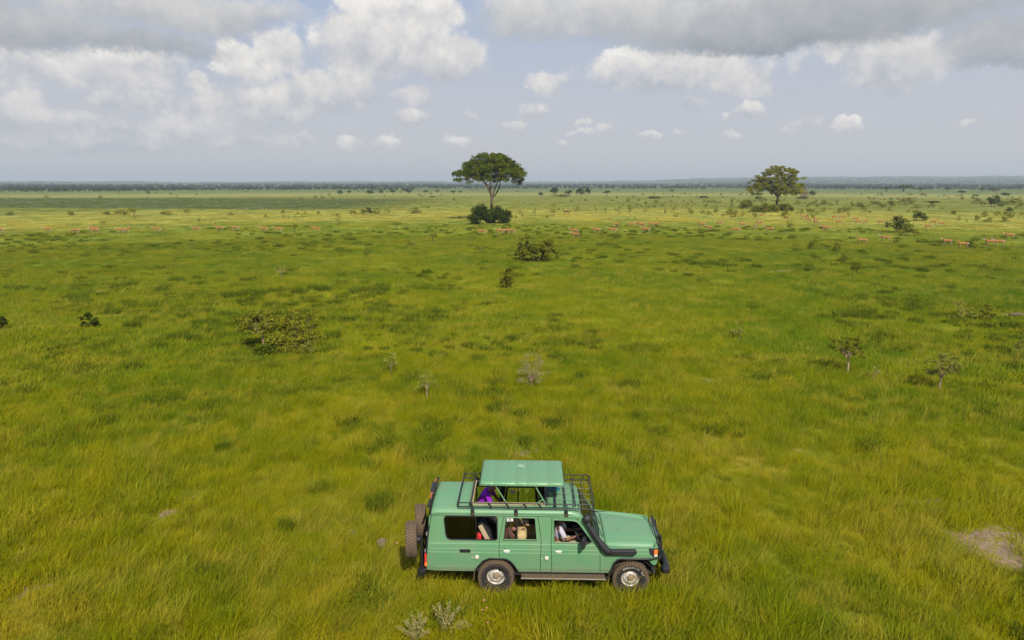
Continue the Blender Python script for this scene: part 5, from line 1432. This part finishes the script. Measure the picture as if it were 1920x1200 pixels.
bush('thorn_tree', 1608, 520, 28, 24, 51, L_thorn, 'tiny flat-topped thorn tree alone in the right meadow', ncl=16, nl=50, rcf=.25, leaf=.12, bark=M_barkd, **{**T, 'shape': 'flat', 'z0': .6})
bush('dry_shrub', 526, 527, 26, 38, 52, L_pale, 'bare grey twiggy sapling above the wide thorn bush of the left meadow', ncl=12, nl=14, rcf=.25, leaf=.10, bark=M_barkg, **{**T, 'cat': 'sapling'})
clump('grass_clump', 1205, 668, 96, 22, 53, 'wide dark green clump of tall herbs in the middle right meadow', 'plant')
clump('rosette_plant', 986, 836, 32, 20, 54, 'dark weedy plant just above the raised roof of the vehicle', 'plant')
clump('grass_clump', 706, 962, 68, 34, 55, 'dark green grassy clump in the meadow just left of the vehicle roof', 'grass clump')
clump('grass_clump', 378, 1084, 44, 26, 56, 'dark tussock in the left foreground meadow, nearest the lower edge', 'grass clump')
clump('grass_clump', 592, 925, 44, 20, 57, 'dark tussock left of the spare wheels, higher of the two there', 'grass clump')
clump('grass_clump', 530, 1000, 40, 28, 58, 'dark tussock left of the spare wheels, lower of the two there', 'grass clump')
clump('grass_clump', 412, 848, 36, 18, 59, 'dark tussock in the left meadow level with the raised roof', 'grass clump')
clump('grass_clump', 1635, 850, 48, 26, 60, 'dark green tussock in the right meadow level with the raised roof', 'grass clump')
bush('thorn_sapling', 1642, 716, 26, 36, 61, L_dry, 'pair of thin dry stalks between the two small thorn trees on the right', ncl=7, nl=10, rcf=.35, leaf=.05, bark=M_barkp, **{**T, 'cat': 'plant'})

# --- prototypes for the many smaller shrubs, one metre tall and one metre wide
def proto_pair(seed, shape, leafm, bark, **kw):
    a_ = dict(H=1.0, rx=.40, ry=.36, shape=shape, z0f=.1, nclump=18, nleaf=42, rc=.16, leaf=.085, forks=4, forkh=.1, trunk_r=.014, stems=3, flat=.7); a_.update(kw)
    (tv, tf), (lv, lf) = grow(seed, a_.pop('H'), a_.pop('rx'), a_.pop('ry'), a_.pop('shape'), a_.pop('z0f'), a_.pop('nclump'), a_.pop('nleaf'), a_.pop('rc'), a_.pop('leaf'), **a_)
    return mesh_np('stems', tv, tf, [bark]), mesh_np('foliage', lv, lf, [leafm])
PR = {}
for k, (nm_, sh, lm, bk, kw) in enumerate([
    ('bush', 'bush', L_bush, M_barkg, dict(nclump=22, nleaf=46, rc=.2)), ('olive', 'bush', L_thorn, M_barkg, dict(nclump=20, nleaf=40, rc=.19)),
    ('sap', 'vase', L_thorn, M_barkg, dict(z0f=.3, nclump=15, nleaf=22, rc=.16)), ('pale', 'vase', L_pale, M_barkg, dict(z0f=.25, nclump=14, nleaf=24, rc=.17)),
    ('flat', 'flat', L_bush, M_barkd, dict(z0f=.45, nclump=20, nleaf=46, rc=.18, stems=1, forkh=.35, trunk_r=.035, flat=.5)),
    ('tree', 'dome', L_far, M_barkd, dict(z0f=.3, nclump=22, nleaf=46, rc=.2, stems=1, forkh=.25, trunk_r=.035)),
    ('pink', 'dome', L_pink, M_barkg, dict(z0f=.1, nclump=18, nleaf=40, rc=.2)),
    ('lone', 'flat', L_thorn, M_barkd, dict(z0f=.5, nclump=13, nleaf=30, rc=.16, stems=1, forkh=.4, trunk_r=.03, flat=.5))]):
    PR[nm_] = [proto_pair(500 + 10 * k + q, sh, lm, bk, **kw) for q in range(3)]
NAMES = {'bush': ('bush', 'bush'), 'olive': ('bush', 'bush'), 'sap': ('thorn_sapling', 'sapling'), 'pale': ('thorn_sapling', 'sapling'), 'flat': ('flat_topped_tree', 'tree'), 'tree': ('plain_tree', 'tree'), 'pink': ('dry_bush', 'bush'), 'lone': ('thorn_sapling', 'sapling')}
_cnt = [0]
def small(kind, px, by, w, h, label, group=None):
    _cnt[0] += 1; q = _cnt[0]
    p, W_, H_ = size_at(px, by, w, h)
    tm, cm = PR[kind][q % 3]; nm_, cat = NAMES[kind]
    root = empty(nm_, p, (q * 2.4) % 6.28); root.scale = (W_, W_, H_ * 1.05)
    link('trunk' if kind in ('flat', 'tree', 'lone') else 'stems', tm, root); link('crown' if kind in ('flat', 'tree', 'lone') else 'foliage', cm, root)
    return tag(root, label, cat, group)
def row(items, template, group):
    for k, (kind, px, by, w, h) in enumerate(items):
        small(kind, px, by, w, h, template.format(ORD[k]), group)

# right meadow, single ones
small('sap', 1480, 432, 22, 20, 'dark thorn sapling below the right side of the lone acacia, among antelopes')
small('olive', 1524, 468, 24, 22, 'olive shrub in the right meadow, left one of a close pair')
small('olive', 1567, 473, 20, 22, 'grey olive shrub in the right meadow, right one of a close pair')
small('olive', 1582, 492, 28, 20, 'low olive shrub below the close pair of shrubs in the right meadow')
small('bush', 1679, 436, 46, 36, 'large dark thorn bush on the right, left of its two neighbours')
small('olive', 1702, 442, 38, 24, 'spreading olive thorn bush touching the large dark one at its lower right')
small('bush', 1727, 414, 30, 20, 'compact dark bush right above the large dark thorn bush')
small('sap', 1795, 418, 12, 15, 'thin dark sapling right of the compact dark bush')
small('olive', 1680, 457, 12, 13, 'grey green tuft between two antelopes below the large dark thorn bush')
small('bush', 1819, 466, 16, 14, 'small dark bush behind the antelope that stands nearest on the right')
small('bush', 1892, 398, 16, 11, 'small dark bush close to the right edge, highest of its side')
small('flat', 1747, 386, 32, 10, 'low flat dark bush above the compact dark bush on the right')
small('bush', 1862, 388, 34, 26, 'dense dark bush with a leaning dead pole at the right')
small('olive', 1833, 382, 20, 13, 'olive bush left of the dense bush with the dead pole')
small('olive', 1900, 385, 40, 14, 'broad low bush near the right edge beside the dense bush')
p = at(1872, 384); V_, F_ = [], []; k_ = m_per_px(p)
tube_np(V_, F_, [np.array([0, 0, -.2]), np.array([-.8, 0, 14 * k_]), np.array([-2.2, 0, 32 * k_])], [.22, .18, .10], 6)
dp = link('dead_tree', mesh_np('dead_tree', V_, F_, [M_barkg]), None, p); tag(dp, 'bare pale dead pole leaning left above the dense bush at the right', 'dead tree')
row([('olive', 1640, 383, 26, 8), ('olive', 1672, 388, 22, 14), ('olive', 1700, 382, 34, 14), ('olive', 1612, 389, 22, 12), ('olive', 1655, 391, 14, 9), ('sap', 1718, 394, 18, 12), ('olive', 1545, 384, 18, 9), ('sap', 1495, 388, 16, 12), ('olive', 1520, 398, 18, 8), ('sap', 1765, 395, 12, 10)],
    'olive scrub bush in the pale belt right of the lone acacia, {} of its cluster', 'scrub bushes in the belt right of the acacia')
small('pink', 1505, 371, 24, 19, 'dry pinkish brown bushy tree just right of the lone acacia')
small('bush', 1505, 373, 28, 5, 'flat dark green mat of bush below the dry pinkish tree')
small('tree', 1522, 369, 14, 12, 'small dark tree touching the dry pinkish tree on its right')
small('flat', 1694, 360, 36, 13, 'widest flat-topped dark tree of the far row on the right')
row([('flat', 1662, 360, 22, 11), ('flat', 1725, 360, 15, 9), ('flat', 1776, 359, 15, 8), ('flat', 1841, 360, 17, 8), ('tree', 1863, 360, 22, 9), ('flat', 1803, 366, 18, 9), ('tree', 1885, 368, 18, 8)],
    'small flat-topped tree of the far row on the right, {} from the left', 'flat-topped trees far off on the right')
# far left and middle
row([('tree', 638, 366, 11, 10), ('flat', 655, 366, 10, 9), ('tree', 694, 365, 17, 10), ('tree', 715, 364, 10, 9), ('flat', 737, 365, 14, 9), ('tree', 766, 363, 14, 9), ('tree', 798, 362, 12, 6), ('flat', 820, 363, 11, 7), ('flat', 850, 365, 12, 8), ('flat', 863, 364, 8, 7)],
    'small far tree in the row left of the umbrella tree, {} from the left', 'far row of trees left of the umbrella tree')
small('lone', 224, 364, 12, 9, 'small brownish thorn tree on the far left behind the dark field')
small('tree', 278, 364, 7, 7, 'tiny dark tree on the far left, right of the brownish one')
small('tree', 1014, 368, 11, 8, 'small grey tree, first right of the umbrella tree on the far plain')
small('tree', 1039, 367, 22, 16, 'round green tree of the clump right of the umbrella tree, left one')
small('tree', 1066, 366, 17, 11, 'smaller round tree in the middle of the clump right of the umbrella tree')
small('tree', 1088, 368, 18, 17, 'large round dark tree in the clump right of the umbrella tree')
small('tree', 1102, 366, 14, 15, 'round dark tree at the right end of the clump beyond the umbrella tree')
small('olive', 1056, 369, 46, 6, 'low green hedge of bushes under the round trees right of the umbrella tree')
small('flat', 1138, 368, 14, 11, 'flat grey tree right of the clump of round trees')
small('flat', 1260, 361, 12, 6, 'small flat tree alone on the far plain halfway to the lone acacia')
small('bush', 1225, 373, 28, 6, 'long low dark bush in the pale belt halfway to the lone acacia')
small('bush', 1318, 372, 22, 6, 'low dark bush in the pale belt nearer the lone acacia')
small('bush', 1424, 374, 18, 7, 'low round dark bush under the left side of the lone acacia crown')
small('bush', 811, 370, 15, 3, 'flat green mat of bush on the pale field left of the umbrella tree')
row([('olive', 133, 404, 16, 10), ('olive', 201, 403, 20, 7), ('olive', 228, 403, 30, 12), ('lone', 253, 409, 22, 20), ('olive', 311, 403, 26, 8), ('sap', 352, 403, 22, 12), ('olive', 20, 404, 18, 9), ('sap', 374, 421, 8, 16), ('olive', 432, 404, 14, 7)],
    'brownish shrub in the bright grass strip on the left, {} of that scatter', 'shrubs in the bright strip on the left')
row([('olive', 531, 400, 12, 8), ('olive', 597, 402, 10, 7), ('olive', 662, 402, 16, 10), ('olive', 706, 402, 20, 14), ('sap', 726, 402, 16, 12)],
    'olive shrub in the bright strip left of the umbrella tree, {} from the left', 'shrubs in the bright strip left of the umbrella tree')
small('bush', 688, 402, 24, 16, 'darkest round bush in the bright strip left of the umbrella tree')
small('olive', 779, 400, 26, 13, 'round olive bush in the bright strip nearest left of the umbrella tree')
row([('pale', 636, 422, 14, 18), ('lone', 553, 440, 18, 22), ('lone', 744, 431, 20, 16), ('pale', 762, 428, 10, 12), ('lone', 811, 456, 20, 20), ('sap', 689, 484, 20, 22), ('lone', 900, 477, 24, 18), ('sap', 192, 422, 20, 8), ('pale', 778, 462, 14, 22)],
    'slim dark sapling on the open green left of the thorn thicket, {} of them', 'slim saplings on the open green')
xs_ = [(975, 403, 14, 10), (1003, 402, 12, 10), (1038, 404, 20, 24), (1080, 401, 16, 16), (1117, 399, 10, 15), (1135, 397, 9, 10), (1160, 403, 18, 18), (1181, 402, 14, 18), (1209, 402, 13, 20), (1240, 390, 14, 10), (1262, 397, 18, 18), (1266, 410, 14, 12), (1291, 397, 20, 18), (1322, 390, 16, 9), (1343, 393, 14, 15), (1371, 411, 26, 24), (1392, 410, 13, 20), (1372, 390, 14, 14), (1300, 387, 14, 8)]
row([(('pale', 'sap')[k % 2], *q) for k, q in enumerate(xs_)], 'slim thorn sapling in the pale belt between the two big trees, {} of the row', 'thorn saplings between the two big trees')

# far woodland and scrub that reads as one mass
def blob_tree(seed, n, flat):
    (tv, tf), (lv, lf) = grow(seed, 1.0, .44, .44, 'dome', .10, 16, n, .22, .15, forks=3, forkh=.15, trunk_r=.03, stems=1, flat=.7, twigs=False)
    V = np.vstack([tv, lv]); F = np.vstack([tf, lf + len(tv)]); return mesh_np('far_crown', V, F, [L_far])
far_t = [blob_tree(900 + q, 14, .7) for q in range(4)]
g_ = np.random.default_rng(77)
X, Y, S = [], [], []
def belt(n, az0, az1, r0, r1, s0, s1, thr=-.1, f=.003):
    a_ = R(1) * g_.uniform(az0, az1, n); r = r0 * (r1 / r0) ** g_.random(n); x = r * np.sin(a_); y = r * np.cos(a_)
    k = nz2(x, y, f, 3.0) > thr; X.append(x[k]); Y.append(y[k]); S.append(g_.uniform(s0, s1, int(k.sum())))
belt(1500, -58, -8, 820, 1150, 2.0, 4.5, -.05, .006)
belt(4200, -58, 58, 1050, 1700, 2.5, 5.0, -.15, .005)
belt(4200, -58, 58, 1500, 2800, 4, 7.5, -.15, .003)
belt(5500, -58, 58, 2500, 6600, 5, 9, .0, .0012)
belt(3500, 14, 58, 2300, 6900, 4, 8, -.6, .001)
x, y, s = map(np.concatenate, (X, Y, S))
stuff_instances('distant_woodland', far_t, np.stack([x, y, terrain(x, y)], 1), s, g_.random(len(x)) * 6.28, g_.integers(0, 4, len(x)), 'far woodland belt of dark trees fading blue towards the horizon', 'woodland')
X, Y, S = [], [], []
belt(650, 8, 45, 190, 620, .6, 2.0, .05, .02); belt(420, -42, 42, 330, 1000, .8, 2.6, .15, .02); belt(260, -20, 12, 175, 320, .4, 1.1, .1, .03)
x, y, s = map(np.concatenate, (X, Y, S))
scr = [blob_tree(930 + q, 14, .7) for q in range(3)]
for m_ in scr: m_.materials.clear(); m_.materials.append(L_thorn)
stuff_instances('distant_scrub', scr, np.stack([x, y, terrain(x, y)], 1), s, g_.random(len(x)) * 6.28, g_.integers(0, 3, len(x)), 'scattered far scrub bushes of the plain too many to count', 'scrub')
# bushy cover of the dark field on the left
n = 9000; x = g_.uniform(-330, -25, n); y = g_.uniform(225, 440, n); fy_ = y + x * .13
k = (fy_ > 228) & (fy_ < 385) & (x < -40 + 25 * nz2(x, y, .03, 1.)); x, y = x[k], y[k]
stuff_instances('dark_field_scrub', scr, np.stack([x, y, terrain(x, y)], 1), g_.uniform(.18, .48, len(x)), g_.random(len(x)) * 6.28, g_.integers(0, 3, len(x)), 'low dark scrub covering the darker field on the far left', 'scrub')
# ------------------------------------------------------------------ antelopes
def fur():
    mt, t, out = material('antelope_coat')
    bs = t.new('ShaderNodeBsdfPrincipled'); tcn = t.new('ShaderNodeTexCoord'); ob = tcn.outputs['Object']
    x, y, z = t.sep(ob); n = t.noise(ob, 9.0, 3.0)
    c = t.mix(t.ss(z, .62, .92), (.36, .19, .055, 1), (.32, .130, .026, 1))
    belly = t.m('MULTIPLY', t.ss(z, .56, .69, 1.0, 0.0), t.m('MULTIPLY', t.ss(x, -.62, -.5), t.ss(x, .42, .52, 1.0, 0.0)))
    c = t.mix(belly, c, (.44, .37, .25, 1))
    leg = t.ss(z, .34, .54, 1.0, 0.0); c = t.mix(leg, c, (.24, .16, .09, 1))
    thr = t.m('MULTIPLY', t.ss(x, .70, .76), t.m('MULTIPLY', t.ss(z, .95, 1.02), t.ss(z, 1.10, 1.18, 1.0, 0.0))); c = t.mix(t.m('MULTIPLY', thr, .6), c, (.7, .6, .48, 1))
    rump = t.m('MULTIPLY', t.ss(x, -.66, -.60, 1.0, 0.0), t.ss(z, .5, .6)); c = t.mix(rump, c, (.5, .43, .32, 1))
    c = t.v('MULTIPLY', c, t.mix(n, (.85, .85, .85, 1), (1.12, 1.12, 1.12, 1)))
    t.put(bs.inputs['Base Color'], c); bs.inputs['Roughness'].default_value = .8; t.l.new(bs.outputs[0], out.inputs[0]); return mt
M_fur = fur(); M_horn = simple('black_horn', (.02, .017, .015, 1), .5)
def antelope_mesh(pose):
    s = Skel()
    head = {'walk': (.90, 1.12), 'up': (.80, 1.38), 'graze': (.98, .28)}[pose]; hx, hz = head
    a = s.add((-.52, 0, .84), (.15, .17)); b = s.add((-.15, 0, .80), (.15, .18), a); c = s.add((.22, 0, .80), (.155, .20), b); d = s.add((.50, 0, .86), (.125, .17), c)
    nb_ = Vector((.66, 0, .97 if pose != 'graze' else .84)); n1_ = s.add(nb_, (.075, .105), d); hd = Vector((hx, 0, hz))
    n2_ = s.add(nb_.lerp(hd, .6), (.055, .068), n1_); h1 = s.add(hd, (.058, .068), n2_)
    fw = Vector((.16, 0, -.07)) if pose != 'graze' else Vector((.09, 0, -.15))
    h2 = s.add(hd + fw * .7, (.042, .046), h1); s.add(hd + fw * 1.25, (.030, .030), h2)
    for k in (-1, 1): e_ = s.add(hd + Vector((-.03, k * .055, .06)), (.018, .025), h1); s.add(hd + Vector((-.06, k * .12, .13)), (.010, .022), e_)
    st = {'walk': (.12, -.10, -.13, .14), 'up': (.02, -.03, -.02, .05), 'graze': (.14, -.06, -.04, .08)}[pose]
    for k, dx in ((-1, st[0]), (1, st[1])):       # front legs
        q = s.add((.46, k * .085, .66), (.060, .085), d); q = s.add((.46 + dx * .4, k * .09, .43), (.034, .040), q); q = s.add((.46 + dx * .7, k * .09, .40), (.034, .038), q)
        q = s.add((.46 + dx, k * .09, .12), (.022, .024), q); s.add((.49 + dx * 1.1, k * .09, .02), (.026, .032), q)
    for k, dx in ((-1, st[2]), (1, st[3])):       # hind legs: knee forward, hock back
        q = s.add((-.47, k * .095, .68), (.075, .115), a); q = s.add((-.40 + dx * .3, k * .10, .54), (.052, .065), q); q = s.add((-.62 + dx * .8, k * .10, .36), (.030, .036), q)
        q = s.add((-.58 + dx, k * .10, .11), (.022, .024), q); s.add((-.54 + dx, k * .10, .02), (.026, .032), q)
    t1 = s.add((-.68, 0, .90), .028, a); t2 = s.add((-.74, 0, .74), .018, t1); s.add((-.72, 0, .56), .022, t2)
    return skin_mesh('antelope_' + pose, s.v, s.e, s.r, 1, 1, [M_fur]), hd
AM = {p_: antelope_mesh(p_) for p_ in ('walk', 'up', 'graze')}
def horn_mesh(hd):
    mb = MB()
    for k in (-1, 1): mb.tube([hd + Vector((-.0, k * .03, .06)), hd + Vector((-.07, k * .07, .20)), hd + Vector((-.20, k * .15, .34)), hd + Vector((-.22, k * .14, .46)), hd + Vector((-.15, k * .11, .56))], [.020, .019, .016, .012, .005], 6)
    return mb.mesh('horns', M_horn, True)
HM = {p_: horn_mesh(AM[p_][1]) for p_ in AM}
def antelope(px, by, pose, face, label, group, male=False, sc=1.05, top=None):
    p = at(px, by)
    o = link('antelope', AM[pose][0], None, p)
    ang = {'L': 180, 'R': 0, 'A': 70, 'T': -70, 'LA': 150, 'RA': 30, 'LT': 210}[face]
    o.rotation_euler = (0, 0, R(ang + (px * 7) % 17 - 8)); o.scale = (sc, sc, sc)
    if male: link('horns', HM[pose], o)
    return tag(o, label, 'antelope', group)
POSE = {'walk': 'walking', 'up': 'standing with raised head', 'graze': 'grazing'}
LEFT = [(1, 438.5, 'walk', 'L', 0), (91, 437.5, 'walk', 'L', 0), (142, 440, 'graze', 'L', 0), (177, 435.5, 'walk', 'L', 0), (178, 439.5, 'walk', 'LT', 0), (228, 439, 'walk', 'L', 0), (236, 438, 'up', 'RA', 1), (295, 437.5, 'walk', 'L', 0), (369, 436, 'walk', 'L', 0),
        (412, 434.5, 'up', 'L', 1), (442, 434.5, 'up', 'L', 0), (495, 436.5, 'walk', 'L', 0), (522, 437, 'walk', 'L', 0), (594, 437, 'up', 'L', 0)]
MID = [(904, 441.5, 'up', 'L', 0), (938, 441, 'walk', 'L', 0), (948, 440.5, 'walk', 'L', 0), (959, 440.5, 'up', 'L', 0), (1077, 440, 'walk', 'L', 0), (1079, 448, 'walk', 'LT', 0), (1119, 439, 'walk', 'L', 0), (1149, 438.5, 'walk', 'L', 0), (1155, 427.5, 'graze', 'RA', 0), (1185, 427, 'walk', 'L', 0),
       (1199, 426, 'walk', 'L', 0), (1204, 428, 'up', 'LA', 0), (1211, 437.5, 'walk', 'L', 0), (1221, 427, 'walk', 'L', 0), (1229, 427, 'up', 'R', 0), (1316, 427.5, 'up', 'L', 0), (1330, 434.5, 'walk', 'LT', 0), (1350, 424.5, 'walk', 'L', 0)]
RIGHT = [(1380, 438, 'graze', 'L', 0), (1392, 428, 'walk', 'L', 0), (1415, 431, 'up', 'A', 0), (1424, 424.5, 'up', 'L', 0), (1428, 408.5, 'walk', 'L', 0), (1443, 436.5, 'walk', 'L', 0), (1473, 413, 'graze', 'T', 0), (1507, 412, 'up', 'L', 0), (1513, 416.5, 'graze', 'RA', 0), (1527, 416, 'walk', 'A', 0),
         (1530, 422, 'walk', 'LT', 0), (1548, 434.5, 'walk', 'L', 0), (1565, 412.5, 'walk', 'L', 0), (1578, 412, 'walk', 'R', 0), (1573, 422, 'walk', 'L', 0), (1604, 416.5, 'walk', 'L', 0), (1609, 422, 'walk', 'L', 0), (1622, 421, 'up', 'RA', 0), (1652, 422, 'walk', 'L', 0)]
def herd(lst, tmpl, group):
    for k, (px, by, pose, face, male) in enumerate(lst):
        antelope(px, by, pose, face, tmpl.format(ORD[k], POSE[pose] + (', horned' if male else '')), group, bool(male))
herd(LEFT, 'orange brown antelope of the left file, {} from the left, {}', 'antelopes filing across the left of the plain')
herd(MID, 'antelope right of the umbrella tree, {} from the left, {}', 'antelopes between the two big trees')
herd(RIGHT, 'antelope below the lone acacia, {} from the left, {}', 'antelopes below the lone acacia')
for px, by, pose, face, male, lab in [
    (1616, 460.5, 'up', 'L', 0, 'antelope with raised head left of the big dark thorn bush, nearer the camera'),
    (1660, 455, 'walk', 'L', 1, 'horned antelope walking just below the big dark thorn bush'),
    (1740, 431, 'walk', 'L', 0, 'antelope right of the big thorn bushes, lowest of three there'),
    (1749, 422, 'up', 'R', 0, 'antelope right of the big thorn bushes, middle one with head up'),
    (1764, 425.5, 'graze', 'R', 0, 'grazing antelope, rightmost of three beside the big thorn bushes'),
    (1775, 462, 'walk', 'L', 0, 'antelope walking left of the one with raised head near the right edge'),
    (1805, 468, 'up', 'L', 0, 'nearest antelope on the right, neck raised, in front of a small dark bush'),
    (1856, 463, 'walk', 'L', 1, 'horned antelope walking, left one of an overlapping pair near the right edge'),
    (1873, 463, 'walk', 'L', 0, 'antelope walking, right one of an overlapping pair near the right edge'),
    (1892, 450, 'walk', 'L', 0, 'antelope walking above the overlapping pair at the right edge')]:
    antelope(px, by, pose, face, lab, 'antelopes on the right', bool(male))
M_topi = simple('dark_reddish_coat', (.17, .05, .03, 1), .8)
for px, by, lab in ((1062, 403, 'dark reddish brown antelope standing alone in the pale belt right of the umbrella tree'), (1247, 401, 'distant dark antelope among saplings in the pale belt')):
    me_ = AM['up'][0].copy(); me_.materials.clear(); me_.materials.append(M_topi)
    o = link('dark_antelope', me_, None, at(px, by)); o.rotation_euler = (0, 0, R(150 if px < 1100 else 80)); o.scale = (1.25,) * 3; tag(o, lab, 'antelope')

# ------------------------------------------------------------------ small things of the foreground
# white plumed plant at the lower edge
M_plume = leaf_mat('white_plume_florets', (.36, .30, .12, 1), (.48, .40, .19, 1), .2, 8)
g_ = np.random.default_rng(5)
def plume_plant(px, by, stems, label, spread=.5, hh=.85):
    p = at(px, by); root = empty('plumed_plant', p)
    SV, SF, LV_, GV = [], [], [], []
    for k, (dx_, dy_, h_) in enumerate(stems):
        a_ = np.array([g_.normal(0, .05), g_.normal(0, .05), 0.]); c_ = np.array([dx_, dy_, h_]); m_ = np.array([dx_ * .25, dy_ * .25, h_ * .7])
        pts = bez(a_, m_, c_, 14); tube_np(SV, SF, pts, list(np.linspace(.009, .004, 14)), 4)
        for i in range(5, 14):
            for q in range(22):
                rad = .055 * (1 - (i - 5) / 13)
                o_ = pts[i] + g_.normal(0, 1, 3) * rad * .6; d_ = g_.normal(0, 1, 3); d_ /= np.linalg.norm(d_); e_ = np.cross(d_, g_.normal(0, 1, 3)); e_ /= np.linalg.norm(e_)
                L = .022; LV_ += [o_, o_ + d_ * L + e_ * L * .3, o_ + d_ * L * 1.5, o_ + d_ * L - e_ * L * .3]
        for i in range(1, 7):
            for q in range(7):
                d_ = g_.normal(0, 1, 3); d_[2] = abs(d_[2]) * .5; d_ /= np.linalg.norm(d_); e_ = np.cross(d_, np.array([0, 0, 1.])); e_ /= np.linalg.norm(e_) + 1e-6
                L = .07; o_ = pts[i]; GV += [o_, o_ + d_ * L * .6 + e_ * L * .2, o_ + d_ * L * 1.2, o_ + d_ * L * .6 - e_ * L * .2]
    link('stems', mesh_np('stems', SV, SF, [L_herb]), root)
    link('plumes', mesh_np('plumes', LV_, np.arange(len(LV_)).reshape(-1, 4), [M_plume]), root)
    link('leaves', mesh_np('leaves', GV, np.arange(len(GV)).reshape(-1, 4), [L_herb]), root)
    return tag(root, label, 'flowering plant')
plume_plant(834, 1196, [(-.12, .05, .72), (.10, .1, .70), (.30, .1, .62), (.42, -.05, .40), (.52, -.05, .32), (.16, 0, .52), (-.22, .12, .60), (0, -.1, .40)], 'wild plant with whitish flower plumes in the grass at the lower edge, taller right one')
plume_plant(782, 1212, [(-.22, .05, .52), (-.10, .1, .62), (.08, .1, .66), (.18, .05, .58), (.25, -.1, .40), (-.35, 0, .42), (-.05, -.12, .36)], 'wild plant with whitish flower plumes cut by the lower edge, left one')
# pink wild flowers
M_petal = simple('pink_petals', (.72, .22, .24, 1), .7)
def pink_flower():
    st = MB(); st.tube([(0, 0, 0), (.01, 0, .20), (0, 0, .42)], .005, 5)
    return st.mesh('stem', L_herb), None
stm, _ = pink_flower()
pb = MB()
for k in range(7):
    a_ = 2 * math.pi * k / 7; c_, s_ = math.cos(a_), math.sin(a_)
    pb.poly([(0, 0, .42), (c_ * .025 - s_ * .014, s_ * .025 + c_ * .014, .435), (c_ * .05, s_ * .05, .45), (c_ * .025 + s_ * .014, s_ * .025 - c_ * .014, .435)], .002)
pb.lathe([(0, .45), (.012, .445), (.014, .425), (0, .42)], 8, 'Z')
ptm = pb.mesh('petals', M_petal)
for px, by, lab in ((908, 1150, 'pink wildflower below the rear wheel, uppermost of the four'), (913, 1165, 'pink wildflower below the rear wheel, second from the top'), (905, 1169, 'pink wildflower below the rear wheel, leftmost of the four'),
                    (915, 1193, 'pink wildflower below the rear wheel, lowest of the four'), (1800, 1033, 'pink wildflower beside the bare earth patch on the right'), (745, 1040, 'pink wildflower in the grass left of the spare wheels')):
    r_ = empty('pink_flower', at(px, by)); r_.scale = (.55, .55, .7); link('stem', stm, r_); link('petals', ptm, r_); tag(r_, lab, 'flower', 'pink wildflowers in the foreground')
# rounded brown stone left of the spare wheels
bm = bmesh.new(); bmesh.ops.create_icosphere(bm, subdivisions=4, radius=1.0)
for v in bm.verts:
    n = v.co.normalized(); v.co = n * (1 + .16 * mnoise.noise(n * 1.7) + .07 * mnoise.noise(n * 5)); v.co = Vector((v.co.x * .13, v.co.y * .11, v.co.z * .15))
me = bpy.data.meshes.new('stone'); bm.to_mesh(me); bm.free(); me.materials.append(simple('brown_stone', (.17, .12, .085, 1), .95, nscale=14, namt=.4))
for p_ in me.polygons: p_.use_smooth = True
p = at(716, 1026); so_ = link('stone', me, None, (p.x, p.y, p.z + .10)); tag(so_, 'rounded brown stone in the grass left of the spare wheels', 'stone')
# old trunk lying in the grass near the right edge
mb = MB(); mb.tube([(-.55, 0, .12), (0, .04, .16), (.6, .0, .10)], [.10, .13, .09], 10); mb.tube([(.1, .02, .18), (.3, .15, .34)], [.05, .02], 6)
lg_ = mb.build('fallen_log', M_barkd, None, smooth=True, loc=at(1908, 594)); tag(lg_, 'dark fallen log in the grass at the right edge', 'log')
